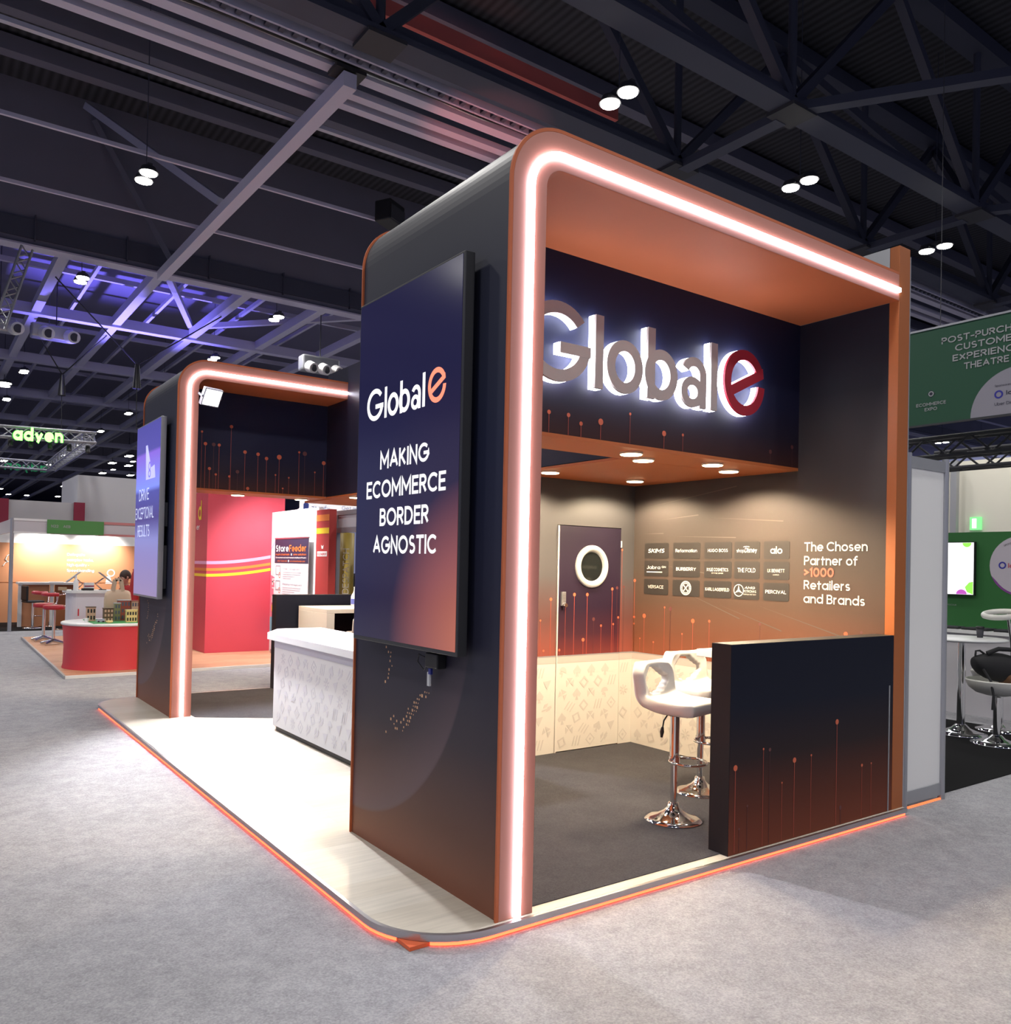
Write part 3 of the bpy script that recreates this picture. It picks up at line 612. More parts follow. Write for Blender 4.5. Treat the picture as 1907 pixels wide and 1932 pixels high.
# walls of the stand
M_wr = grad('right_wall_print', [(0.0, (0.30, 0.085, 0.04)), (0.23, (0.25, 0.075, 0.038)), (0.30, (0.15, 0.060, 0.036)), (0.38, (0.088, 0.053, 0.039)), (0.47, (0.068, 0.052, 0.044)), (0.62, (0.066, 0.058, 0.056)), (0.72, (0.045, 0.040, 0.042)), (0.84, (0.010, 0.010, 0.017)), (1.0, (0.008, 0.008, 0.018))], 'Z', 0, 3.485, 0.6, spec=0.2)
M_wb = grad('door_wall_print', [(0.0, (0.30, 0.075, 0.045)), (0.36, (0.25, 0.065, 0.045)), (0.48, (0.12, 0.05, 0.045)), (0.64, (0.070, 0.064, 0.068)), (1.0, (0.060, 0.060, 0.064))], 'Z', 0, HF, 0.5)
M_dr = grad('door_print', [(0.0, (0.20, 0.03, 0.022)), (0.43, (0.15, 0.025, 0.024)), (0.52, (0.05, 0.014, 0.025)), (0.64, (0.020, 0.010, 0.025)), (1.0, (0.018, 0.012, 0.024))], 'Z', 0, 1.97, 0.4)
M_dado = mat('white_dado_print', (0.68, 0.64, 0.58), 0.5)
M_band = mat('dado_band', (0.50, 0.43, 0.40), 0.5)
M_icon = mat('printed_grey_icon', (0.57, 0.53, 0.49), 0.5)
M_hwp = mat('wall_back_grey', (0.42, 0.43, 0.45), 0.6)
def icon(mb, kind, cx, cy, s, o, r, u, m, rot=0.0):
    nn = Vector(r).cross(Vector(u)); o0 = Vector(o); cnt = [int(abs(cx*97+cy*61)*10)]
    def lift():
        cnt[0] += 1; return o0 + nn*(0.00022*(cnt[0] % 6))
    def P(pts, d=0.0006):
        c, n = math.cos(rot), math.sin(rot)
        mb.prism([(cx+(a*c-b*n)*s, cy+(a*n+b*c)*s) for a, b in pts], lift(), r, u, d, m)
    def ring(po, pi):
        c, n = math.cos(rot), math.sin(rot); T = lambda q: [(cx+(a*c-b*n)*s, cy+(a*n+b*c)*s) for a, b in q]
        mb.strip(T(po+po[:1]), T(pi+pi[:1]), lift(), r, u, 0.0006, m)
    dia = lambda k: [(0, -k), (k, 0), (0, k), (-k, 0)]
    disc = lambda x, y, k: [(x+k*math.cos(2*PI*i/12), y+k*math.sin(2*PI*i/12)) for i in range(12)]
    if kind == 0: ring(dia(1), dia(0.8)); P(disc(0, 0, 0.22))
    elif kind == 1: ring(dia(1), dia(0.62))
    elif kind == 2:
        for i in range(8):
            a = i*PI/4; c, n = math.cos(a), math.sin(a); P([(c*.25-n*.08, n*.25+c*.08), (c*.25+n*.08, n*.25-c*.08), (c*.9+n*.1, n*.9-c*.1), (c*.9-n*.1, n*.9+c*.1)])
    elif kind == 3: P([(0, 1), (-0.85, 0.05), (-.6, -.45), (0, -.25)]); P([(0, 1), (0, -.25), (.6, -.45), (.85, .05)]); P([(-.12, -.3), (-.3, -.95), (.3, -.95), (.12, -.3)])
    elif kind == 4:
        for k in (-0.6, 0, 0.6): P([(k-.3, -.8), (k-.1, -.8), (k+.4, .8), (k+.2, .8)])
    elif kind == 5: P([(0, .1), (-.6, .8), (.6, .8)]); P([(-.1, 0), (-.8, .5), (-.7, -.6)]); P([(.1, 0), (.7, -.6), (.8, .5)])
    elif kind == 6: P([(0.75*math.cos(a*PI/12), 0.75*math.sin(a*PI/12)) for a in range(13)]); P(disc(-.3, -.3, .28)); P([(0, -.2), (.15, -.2), (.15, -.9), (0, -.9)])
    elif kind == 7: P([(-.7, -.2), (-.1, .3), (-.1, .9), (-.7, .4)]); P([(.1, .3), (.7, .8), (.7, 0), (.1, -.5)]); P([(-.8, -.6), (.8, .6), (.9, .4), (-.7, -.8)])
    elif kind == 8: P([(-.8, .5), (.8, .7), (0, -.8)])
def icons(mb, a0, a1, b0, b1, o, r, u, m, seed, step=0.165):
    rn = random.Random(seed); k = seed; j = 0; b = b0+step*0.4
    while b < b1-step*0.3:
        a = a0 + step*0.45 + (step*0.5 if j % 2 else 0)
        while a < a1-step*0.3:
            icon(mb, rn.randrange(9), a, b, step*0.33, o, r, u, m, rn.choice((0, 0, 0.1, -0.4))); a += step
        b += step*0.62; j += 1
tr = tag(MB().box((WX, 0.07, 0), (WX+0.03, 7.25, HT), M_wr).box((WX+0.03, 0.07, 0), (WX+WT, 7.25, HT), M_hwp).box((WX-0.002, 0.07, PS), (WX, 7.25, HT), M_hwp).build('wall_right'), 'right end wall of the stand carrying the logo grid and slogan', 'wall', kind='structure')
ob = thing('end_post', 'tall orange end post closing the right wall, taller than the lit portal', 'post', (WX, 0, 0))
MB().box((0, 0, 0), (WT, 0.07, HT), M_orange).build('board', ob, bevel=0.002)
MB().box((WT, 0.0, -0.03), (WT+0.012, 0.06, HT-0.05), M_alup).build('edge_strip', ob)
mb = MB()
WXL = [(2.58, 1.5, 0.015, 0), (2.54, 1.16, 0.013, 0), (2.61, 1.1, 0.01, 0), (2.37, 1.18, 0.02, 0), (2.42, 0.97, 0.007, 0), (2.12, 1.27, 0.009, 0), (2.05, 1.26, 0.018, 1), (1.79, 1.17, 0.019, 0), (1.91, 1.05, 0.008, 0), (1.61, 1.18, 0.012, 0), (2.25, 0.95, 0.008, 0), (1.1, 1.19, 0.012, 1), (0.36, 1.17, 0.016, 0), (0.24, 1.19, 0.01, 1), (0.08, 1.62, 0.01, 1)]
WXL = [(-min(a, 2.5), z, r, d) for a, z, r, d in WXL if a > 0.1]
lollies(mb, WXL, (WX-0.0015, 0, 0), NY, Zv, 0.845)
M_streak = mat('printed_pale_streak', (0.085, 0.072, 0.06), 0.5)
for (ya, za, yb, zb_) in ((2.45, 2.16, 1.35, 2.30), (2.2, 2.05, 1.75, 2.08), (1.6, 2.05, 0.9, 2.0), (2.4, 1.93, 2.15, 1.93), (2.0, 1.90, 1.35, 1.88), (2.2, 1.65, 1.4, 1.55), (1.5, 1.32, 0.9, 1.15), (1.1, 1.33, 0.4, 1.15), (1.9, 1.42, 1.3, 1.22)):
    d = Vector((-yb+ya, zb_-za)).normalized(); n = Vector((-d.y, d.x))*0.004
    mb.prism([(-ya, za), (-yb-n.x, zb_-n.y), (-yb+n.x, zb_+n.y)], (WX-0.001, 0, 0), NY, Zv, 0.0004, M_streak)
mb.build('printed_dots', tr)
mb = MB(); mb.box((WX-0.004, 0.14, 0), (WX, D2, 0.775), M_dado); mb.box((WX-0.005, 0.14, 0.775), (WX, D2, 0.838), M_band); mb.box((WX-0.006, 0.14, 0.834), (WX, D2, 0.842), M_alup)
dd = mb.build('dado_panel', tr)
mb = MB(); icons(mb, -2.50, -0.2, 0.02, 0.77, (WX-0.0055, 0, 0), NY, Zv, M_icon, 4); mb.build('printed_icons', dd)
# logo grid
M_tile = mat('dark_logo_tile', (0.028, 0.024, 0.022), 0.5)
M_logo = mat('cream_logo_print', (0.78, 0.74, 0.66), 0.5)
ROWS = [1.775, 1.615, 1.45]
COLS = [(2.235, 0.30), (1.873, 0.335), (1.50, 0.36), (1.10, 0.41), (0.95, 0.40)]
CX = [2.23, 1.875, 1.53, 1.235, 0.955]; CW = [0.31, 0.32, 0.30, 0.26, 0.245]
TXT = [['SKIMS', 'Reformation', 'HUGO BOSS', 'shopDisney', 'alo'], ['Jabra', 'BURBERRY', 'KYLIE COSMETICS', 'THE FOLD', 'LK BENNETT'], ['VERSACE', '*', 'KARL LAGERFELD', '@', 'PERCIVAL']]
CAPS = [[0.036, 0.029, 0.026, 0.034, 0.055], [0.030, 0.028, 0.027, 0.034, 0.026], [0.028, 0, 0.027, 0, 0.027]]
WID = [[0.20, 0.245, 0.21, 0.20, 0.11], [0.17, 0.225, 0.225, 0.175, 0.155], [0.19, 0, 0.25, 0, 0.19]]
for i, z in enumerate(ROWS):
    for j, yc in enumerate(CX):
        hw, hh, q = CW[j]/2*0.96, 0.070, 0.015
        pts = arc(hw-q, hh-q, q, q, 0, 90, 4)+arc(-hw+q, hh-q, q, q, 90, 180, 4)+arc(-hw+q, -hh+q, q, q, 180, 270, 4)+arc(hw-q, -hh+q, q, q, 270, 360, 4)
        mb = MB(); mb.prism(pts, (WX-0.003, yc, z), NY, Zv, 0.0025, M_tile); tl = mb.build('logo_tile', tr)
        s = TXT[i][j]; mb = MB(); O = (WX-0.0045, yc, z)
        if s == '*':
            mb.strip(arc(0, 0, 0.062, 0.062, 0, 360, 24), arc(0, 0, 0.054, 0.054, 0, 360, 24), O, NY, Zv, 0.0005, M_logo); mb.strip(arc(0, 0, 0.043, 0.043, 0, 360, 24), arc(0, 0, 0.038, 0.038, 0, 360, 24), O, NY, Zv, 0.0005, M_logo)
            for a in range(24): mb.prism([(0.0485*math.cos(a*PI/12)+dx, 0.0485*math.sin(a*PI/12)+dy) for dx, dy in ((-.003, -.003), (.003, -.003), (.003, .003), (-.003, .003))], O, NY, Zv, 0.0005, M_logo)
            for sg in (-1, 1): mb.prism([(-.028, sg*.022), (-.02, sg*.028), (.028, -sg*.022), (.02, -sg*.028)][::-sg], O, NY, Zv, 0.0005, M_logo)
            mb.prism([(.011*math.cos(a*PI/4), .011*math.sin(a*PI/4)) for a in range(8)], O, NY, Zv, 0.0006, M_logo)
        elif s == '@':
            O2 = (WX-0.0045, yc+0.075, z)
            mb.strip(arc(0, 0, 0.050, 0.050, 0, 360, 28), arc(0, 0, 0.044, 0.044, 0, 360, 28), O2, NY, Zv, 0.0005, M_logo)
            for a in (90, 210, 330):
                c, n = math.cos(math.radians(a)), math.sin(math.radians(a)); mb.prism([(c*.046, n*.046), (-n*.010, c*.010), (n*.010, -c*.010)], O2, NY, Zv, 0.0005, M_logo)
            mb.text('AMG', (WX-0.0045, yc-0.035, z+0.014), NY, Zv, 0.020, M_logo, width=0.105, align='C', shear=0.3, bold=0.03); mb.text('PETRONAS', (WX-0.0045, yc-0.035, z-0.014), NY, Zv, 0.019, M_logo, width=0.125, align='C', bold=0.01); mb.text('FORMULA ONE TEAM', (WX-0.0045, yc-0.035, z-0.034), NY, Zv, 0.009, M_logo, width=0.12, align='C')
        else:
            up = Vector((0, 0, 0))
            kw = dict(bold=0.02 if s in ('SKIMS', 'KYLIE COSMETICS', 'KARL LAGERFELD', 'HUGO BOSS', 'BURBERRY', 'PERCIVAL', 'alo') else 0.0, shear=0.25 if s == 'SKIMS' else 0)
            oo = (WX-0.0045, yc, z-CAPS[i][j]/2)
            if s == 'Jabra':
                mb.text(s, (WX-0.0045, yc+0.03, z-0.005), NY, Zv, 0.030, M_logo, width=0.165, align='C', bold=0.01); mb.text('GN', (WX-0.0045, yc-0.095, z+0.006), NY, Zv, 0.017, M_logo, width=0.05, align='C', bold=0.01); mb.prism([(-.115, -.036), (.075, -.036), (.075, -.028), (-.115, -.028)], O, NY, Zv, 0.0005, M_logo)
            elif s == 'shopDisney':
                mb.text('shop', (WX-0.0045, yc+0.062, z-0.016), NY, Zv, 0.027, M_logo, width=0.075, align='C'); mb.text('Disney', (WX-0.0045, yc-0.04, z-0.018), NY, Zv, 0.040, M_logo, width=0.12, align='C', bold=0.03, shear=0.12)
                mb.strip(arc(-.005, -.008, .062, .042, 120, 60, 8), arc(-.005, -.008, .060, .038, 120, 60, 8), O, NY, Zv, 0.0005, M_logo)
            else:
                mb.text(s, oo, NY, Zv, CAPS[i][j], M_logo, width=WID[i][j], align='C', **kw)
                if s.startswith('KYLIE'): mb.text('BY KYLIE JENNER', (WX-0.0045, yc, z-0.035), NY, Zv, 0.010, M_logo, width=0.12, align='C')
                if s.startswith('LK'): mb.text('LONDON', (WX-0.0045, yc, z-0.036), NY, Zv, 0.008, M_logo, width=0.055, align='C')
        mb.build('lettering', tl)
mb = MB()
for k, (s, z, yr) in enumerate((('The Chosen', 1.765, 0.200), ('Partner of', 1.662, 0.275), ('>1000', 1.575, 0.46), ('Retailers', 1.480, 0.33), ('and Brands', 1.378, 0.215))):
    mb.text(s, (WX-0.003, 0.708, z), NY, Zv, 0.068, mat('coral_print', (0.78, 0.13, 0.085), 0.5) if s[0] == '>' else M_logo, width=0.708-yr, bold=0.045 if s[0] == '>' else 0.018)
mb.build('slogan_lettering', tr)

# door wall with door
dw = tag(MB().box((W2, D2, 0), (2.362, D2+0.1, HF), M_wb).box((3.115, D2, 0), (WX, D2+0.1, HF), M_wb).box((2.362, D2, 1.978), (3.115, D2+0.1, HF), M_wb).box((2.362, D2+0.06, 0), (3.115, D2+0.1, 1.978), M_black).build('wall_back'), 'rear wall of the near meeting area holding the porthole door', 'wall', kind='structure')
DL = [(2.3, 1.33, 0.014, 0), (2.23, 0.89, 0.01, 0), (2.19, 1.15, 0.009, 0), (3.13, 1.78, 0.01, 0), (3.16, 1.44, 0.012, 1)]
mb = MB(); lollies(mb, DL, (0, D2-0.0015, 0), X, Zv, 0.84); mb.build('printed_dots', dw)
mb = MB(); mb.box((W2, D2-0.004, 0), (2.362, D2, 0.775), M_dado); mb.box((3.115, D2-0.004, 0), (WX-0.006, D2, 0.775), M_dado)
for a, b in ((W2, 2.362), (3.115, WX-0.006)): mb.box((a, D2-0.005, 0.775), (b, D2, 0.838), M_band); mb.box((a, D2-0.006, 0.834), (b, D2, 0.842), M_alup)
dd = mb.build('dado_panel', dw); mb = MB(); icons(mb, W2+0.1, 2.36, 0.02, 0.77, (0, D2-0.0055, 0), X, Zv, M_icon, 9); icons(mb, 3.10, WX-0.01, 0.02, 0.77, (0, D2-0.0055, 0), X, Zv, M_icon, 2); mb.build('printed_icons', dd)
t = tag(thing('door_1', 'navy storeroom door with a white porthole and pale patterned lower third', 'door', (2.3695, D2, 0)), kind='structure')
t['kind'] = 'structure'
MB().box((0, -0.006, 0.012), (0.739, 0.035, 1.971), M_dr).build('leaf', t)
MB().box((-0.004, -0.012, 0.0), (0.006, 0.0, 1.971), mat('pale_edge', (0.7, 0.66, 0.6), 0.4)).build('edge_strip', t)
mb = MB(); lollies(mb, [(a-2.3695, z, r, d) for a, z, r, d in ((2.46, 1.27, 0.005, 0), (2.56, 1.37, 0.015, 0), (2.71, 1.37, 0.015, 0), (2.79, 1.15, 0.016, 1), (2.88, 1.09, 0.011, 0), (3.01, 1.42, 0.014, 0), (3.07, 1.43, 0.014, 1), (3.03, 1.1, 0.01, 0), (3.09, 1.16, 0.011, 0), (2.67, 0.97, 0.016, 0), (2.4, 0.89, 0.011, 0))], (0, -0.0075, 0), X, Zv, 0.84); mb.build('printed_dots', t)
mb = MB(); mb.box((0.001, -0.008, 0.012), (0.739, -0.005, 0.775), M_dado); mb.box((0.001, -0.009, 0.775), (0.739, -0.005, 0.838), M_band); mb.box((0.001, -0.010, 0.834), (0.739, -0.005, 0.842), M_alup); dd = mb.build('dado_panel', t)
mb = MB(); icons(mb, 0.0, 0.735, 0.02, 0.77, (0, -0.009, 0), X, Zv, M_icon, 6); mb.build('printed_icons', dd)
mb = MB(); PRF = [(0.190, 0.0), (0.190, -0.020), (0.184, -0.030), (0.170, -0.036), (0.150, -0.034), (0.138, -0.026), (0.128, -0.008), (0.128, 0.0)]
for i in range(len(PRF)-1):
    V = [(0.382+q[0]*math.cos(a*PI/24), q[1], 1.62+q[0]*math.sin(a*PI/24)) for q in PRF[i:i+2] for a in range(48)]
    mb.add(V, [(a, (a+1) % 48, 48+(a+1) % 48, 48+a) for a in range(48)], M_white, True); pr = mb.build('porthole_ring', t)
MB().cyl((0.382, -0.002, 1.62), (0.382, -0.010, 1.62), 0.135, mat('dark_glass', (0.01, 0.012, 0.012), 0.08), 32).build('porthole_glass', pr)
mb = MB(); mb.box((0.035, -0.030, 1.275), (0.075, -0.006, 1.395), M_alup)
for a in range(2):
    for b in range(7): mb.cyl((0.047+a*0.016, -0.030, 1.385-b*0.012), (0.047+a*0.016, -0.036, 1.385-b*0.012), 0.004, M_chrome, 8)
mb.cyl((0.055, -0.03, 1.28), (0.055, -0.06, 1.28), 0.018, M_chrome, 14); mb.build('keypad_lock', t)
MB().box((0.737, -0.012, 1.80), (0.747, 0.0, 1.86), M_white).build('hinge', t)
# storeroom walls behind the counter
tag(MB().box((W2, D2+0.1, 0), (W2+0.1, 4.9, HF), M_blk).build('wall_left'), 'navy storeroom wall behind the white counter', 'wall', kind='structure')
tag(MB().box((W2+0.1, 4.8, 0), (WX, 4.9, HF), M_wb).build('wall_far_room'), 'mirrored storeroom wall facing the far meeting area', 'wall', kind='structure').name = 'wall_front'

# half walls
M_hw = grad('half_wall_print', [(0, (0.19, 0.050, 0.026)), (0.2, (0.105, 0.030, 0.018)), (0.45, (0.026, 0.016, 0.018)), (0.7, (0.008, 0.010, 0.022)), (1, (0.006, 0.008, 0.020))], 'Z', 0, 1.187, 0.6, spec=0.15)
M_hwc = mat('half_wall_cap', (0.028, 0.025, 0.022), 0.5)
def half_wall(y, label, pts, front):
    t = thing('half_wall', label, 'half wall', (1.58, y, 0), group='dark half walls')
    MB().box((0, 0, 0), (1.70, 0.139, 1.187), M_hw).build('panel', t, bevel=0.003)
    MB().box((-0.004, 0.001, 0.0), (0.0, 0.138, 1.187), mat('half_wall_end', (0.016, 0.013, 0.015), 0.6, spec=0.2)).build('end_board', t)
    MB().box((0.0, 0.001, 1.187), (1.70, 0.138, 1.189), M_hwc).build('cap', t)
    if pts: mb = MB(); lollies(mb, [(a-1.58, z, r, d) for a, z, r, d in pts], (0, -0.0015, 0), X, Zv, 0.01); mb.build('printed_dots', t); MB().box((1.645, -0.004, 0.0), (1.655, 0.0, 0.85), M_alup).build('edge_strip', t)
half_wall(0.0, 'dark half wall printed with orange dotted lines beside the white stools', [(1.63, 0.49, 0.017, 0), (1.88, 0.57, 0.007, 0), (1.94, 0.56, 0.011, 1), (2.18, 0.47, 0.016, 0), (2.06, 0.35, 0.006, 0), (2.35, 0.48, 0.007, 0), (2.62, 0.66, 0.017, 0), (2.91, 0.35, 0.01, 0), (3.02, 0.35, 0.006, 0), (2.67, 0.11, 0.013, 1), (1.74, 0.26, 0.007, 1), (1.67, 0.14, 0.007, 1)], True)
half_wall(7.12, 'dark half wall at the far side of the stand behind the white bar table', [], False)

# ---- logo letter shapes (shared by lit sign and screens)
def logo_letters():
    L = []
    L.append(('G', [('s', arc(0.85, 2.924, 0.25, 0.235, 38, 360, 40), arc(0.85, 2.924, 0.178, 0.165, 38, 360, 40)), ('p', [(0.865, 2.860), (1.10, 2.860), (1.10, 2.925), (0.865, 2.925)])]))
    L.append(('l', [('p', [(1.138, 2.692), (1.203, 2.692), (1.203, 3.137), (1.138, 3.137)])]))
    L.append(('o', [('c', arc(1.386, 2.856, 0.154, 0.165, 0, 360, 40), arc(1.386, 2.856, 0.085, 0.098, 0, 360, 40))]))
    L.append(('b', [('p', [(1.582, 2.692), (1.648, 2.692), (1.648, 3.144), (1.582, 3.144)]), ('c', arc(1.706, 2.855, 0.150, 0.163, 0, 360, 40), arc(1.706, 2.855, 0.082, 0.096, 0, 360, 40))]))
    L.append(('a', [('p', [(2.073, 2.69), (2.138, 2.69), (2.138, 2.90), (2.073, 2.90)]), ('s', arc(2.016, 2.900, 0.122, 0.121, 0, 155, 20), arc(2.016, 2.900, 0.058, 0.060, 0, 155, 20)), ('c', arc(2.000, 2.787, 0.108, 0.102, 0, 360, 32), arc(2.000, 2.787, 0.050, 0.046, 0, 360, 32))]))
    L.append(('l', [('p', [(2.183, 2.692), (2.248, 2.692), (2.248, 3.150), (2.183, 3.150)])]))
    L.append(('e', [('s', arc(2.540, 2.928, 0.218, 0.230, 22, 357, 48), arc(2.540, 2.928, 0.148, 0.160, 24, 357, 48)), ('p', [(2.385, 2.812), (2.745, 2.985), (2.735, 3.055), (2.372, 2.880)])]))
    return L
def draw_letter(mb, shp, T, r, u, d, m, o=(0,0,0), mside=None):
    for i, k in enumerate(shp):
        o = (o[0], o[1]-0.0007*i if abs(o[1]) > 1e-6 else o[1], o[2]) if abs(o[1]) > 1e-6 else (o[0]-0.0004*(i > 0), o[1], o[2])
        if k[0] == 'p': mb.prism([T(q) for q in k[1]], o, r, u, d, m, mside)
        else: mb.strip([T(q) for q in k[1]], [T(q) for q in k[2]], o, r, u, d, m, mside=mside)
M_lface = mat('taupe_letter_face', (0.66, 0.58, 0.54), 0.5)
M_eface = mat('deep_red_letter_face', (0.48, 0.022, 0.045), 0.45)
M_halo = mat('letter_halo', (1, 1, 1), 0.5, emit=13.0, ecol=(0.86, 0.90, 1.0))
words = {'G': 'first and widest', 'l': 'tall straight', 'o': 'round', 'b': 'tall-stemmed', 'a': 'two-storey', 'e': 'big slanted'}
sg = thing('halo_letter_sign', 'big halo-lit letter sign mounted on the navy fascia in the near portal', 'sign', (0, D1, 0))
for ch, shp in logo_letters():
    red = ch == 'e'
    mb = MB(); draw_letter(mb, shp, lambda q: q, X, Zv, 0.018, M_eface if red else M_lface, (0, -0.0775, 0))
    p = mb.build('letter_face', sg)
    if red: p['label'] = 'deep red letter face'
    mb = MB(); draw_letter(mb, shp, lambda q: q, X, Zv, 0.048, M_halo, (0, -0.0595, 0)); mb.build('halo', p)

# ---- big screens on the pillars
def screen_mat(name, base, corner, amt):
    m = bpy.data.materials.new(name); m.use_nodes = True; nt = m.node_tree; b = nt.nodes['Principled BSDF']; L = nt.links
    tc = nt.nodes.new('ShaderNodeTexCoord'); sx = nt.nodes.new('ShaderNodeSeparateXYZ'); L.new(tc.outputs['Object'], sx.inputs[0])
    # object space: y from 0 (right edge in view) to 1.14, z from 0 to 1.94
    d = nt.nodes.new('ShaderNodeVectorMath'); d.operation = 'DISTANCE'; d.inputs[1].default_value = (0, -0.12, 0.05)
    L.new(tc.outputs['Object'], d.inputs[0])
    ra = nt.nodes.new('ShaderNodeValToRGB'); e = ra.color_ramp.elements; e.new(0.3); e.new(0.5)
    for q, (p, c) in zip(e, base): q.position = p; q.color = (*c, 1)
    mr = nt.nodes.new('ShaderNodeMapRange'); mr.inputs['From Max'].default_value = 1.6; L.new(d.outputs['Value'], mr.inputs['Value']); L.new(mr.outputs[0], ra.inputs[0])
    b.inputs['Base Color'].default_value = (0.006, 0.006, 0.009, 1); b.inputs['Roughness'].default_value = 0.16; b.inputs['Specular IOR Level'].default_value = 0.5
    L.new(ra.outputs[0], b.inputs['Emission Color']); b.inputs['Emission Strength'].default_value = amt
    return m
M_scr = screen_mat('screen_picture', [(0.05, (0.52, 0.155, 0.10)), (0.28, (0.29, 0.085, 0.085)), (0.50, (0.022, 0.014, 0.045)), (0.85, (0.013, 0.012, 0.050))], None, 0.95)
M_bez = mat('screen_bezel', (0.035, 0.036, 0.04), 0.35)
M_st = mat('screen_text', (0.95, 0.95, 0.95), 0.5, emit=0.85, ecol=(0.95, 0.95, 0.97))
M_so = mat('screen_orange', (0.9, 0.3, 0.2), 0.5, emit=0.85, ecol=(1.0, 0.26, 0.14))
def screen(y0, y1, z0, z1, label, bez):
    t = thing('display_screen', label, 'screen', (-0.10, y0, z0), group='portrait screens on the portal legs')
    Wd, Hd = y1-y0, z1-z0
    MB().box((0.0, 0, 0), (0.055, Wd, Hd), bez).build('housing', t, bevel=0.004)
    MB().box((-0.002, 0.018, 0.022), (0.001, Wd-0.012, Hd-0.012), M_scr if bez is M_bez else M_scr2).build('display', t)
    MB().box((0.055, Wd*0.3, Hd*0.3), (0.099, Wd*0.7, Hd*0.7), M_black).build('wall_bracket', t)
    return t
SY0, SZ0 = 0.235, 1.172
t = screen(SY0, SY0+1.115, SZ0, 3.09, 'large portrait screen on the near portal leg showing a logo and slogan', M_bez)
kx = (1.232-0.382)/(2.758-0.60)
T = lambda q: (-(1.232-(q[0]-0.60)*kx-SY0), 2.40+(q[1]-2.692)*0.38-SZ0)
mb = MB()
for ch, shp in logo_letters(): draw_letter(mb, shp, T, NY, Zv, 0.0006, M_so if ch == 'e' else M_st, (-0.003, 0, 0))
mb.build('logo_picture', t)
mb = MB()
for s, l, rr, z, c in (('MAKING', 1.055, 0.527, 2.120, 0.097), ('ECOMMERCE', 1.213, 0.363, 1.964, 0.096), ('BORDER', 1.046, 0.521, 1.809, 0.096), ('AGNOSTIC', 1.117, 0.441, 1.658, 0.096)):
    MB().text(s, (-0.0025, l-SY0, z-SZ0), NY, Zv, c, M_st, width=l-rr, bold=0.036, depth=0.001).build('slogan_line', t)
M_scr2 = grad('far_screen_picture', [(0, (0.26, 0.22, 0.40)), (0.33, (0.19, 0.20, 0.50)), (0.45, (0.06, 0.055, 0.22)), (0.6, (0.08, 0.08, 0.34)), (0.63, (0.22, 0.28, 0.85)), (0.82, (0.24, 0.14, 0.66)), (0.84, (0.09, 0.08, 0.36)), (1, (0.08, 0.075, 0.32))], 'Z', 0, 1.9, 0.2, emit=0.85)
FY0, FZ0 = 6.02, 1.19
t = screen(FY0, FY0+1.115, FZ0, 3.095, 'portrait screen on the far portal leg, bluish picture and slogan', M_alup)
mb = MB()
for s, l, rr, z, c in (('DRIVE', 6.95, 6.48, 2.25, 0.13), ('EXCEPTIONAL', 7.10, 6.25, 2.045, 0.13), ('RESULTS', 6.98, 6.42, 1.85, 0.13)):
    MB().text(s, (-0.0025, l-FY0, z-FZ0), NY, Zv, c, mat('far_screen_text', (0.7, 0.75, 0.9), 0.5, emit=0.6, ecol=(0.65, 0.7, 0.95)), width=l-rr, depth=0.001).build('slogan_line', t)
M_pale = mat('far_screen_shape', (0.6, 0.6, 0.9), 0.5, emit=0.7, ecol=(0.55, 0.55, 0.95))
mb = MB(); mb.prism([(-0.62, 1.28), (-0.20, 1.28), (-0.24, 1.42), (-0.40, 1.40), (-0.58, 1.66), (-0.66, 1.66)], (-0.003, 0, 0), NY, Zv, 0.0006, M_pale)
mb.strip(arc(-0.46, 1.42, 0.05, 0.05, 0, 360, 16), arc(-0.46, 1.42, 0.03, 0.03, 0, 360, 16), (-0.004, 0, 0), NY, Zv, 0.0006, M_scr2); mb.strip(arc(-0.46, 1.34, 0.06, 0.045, 0, 360, 16), arc(-0.46, 1.34, 0.035, 0.025, 0, 360, 16), (-0.004, 0, 0), NY, Zv, 0.0006, M_scr2); mb.build('picture_shape', t)
for (z0, z1, yy, tt) in ((1.95, 2.2, 6.0, 'upper'), (1.30, 1.75, 6.0, 'lower')):
    MB().box((0.055, 0.02, z0-FZ0), (0.088, 0.06, z1-FZ0), M_dark).build('mount_arm', t)
t = thing('media_player', 'small black media player stuck below the near screen', 'media player', (-0.03, 0.54, 1.085))
MB().box((-0.03, -0.06, 0), (0.025, 0.06, 0.075), M_black).build('case', t, bevel=0.006)
MB().tube([(-0.01, 0.06, 0.04), (-0.03, 0.12, 0.06), (-0.025, 0.14, 0.02), (-0.01, 0.10, -0.02), (-0.02, 0.06, 0.0)], 0.003, M_black, 6).build('cable', t)
t2 = thing('usb_stick', 'silver usb stick on a blue plug hanging from the media player', 'usb stick', (-0.04, 0.575, 1.08))
MB().box((-0.006, -0.012, -0.03), (0.006, 0.012, 0.0), mat('blue_plastic', (0.02, 0.03, 0.25), 0.4)).build('plug', t2)
MB().box((-0.005, 0.0, -0.09), (0.005, 0.024, -0.02), mat('silver_plastic', (0.55, 0.56, 0.58), 0.35)).build('body', t2)

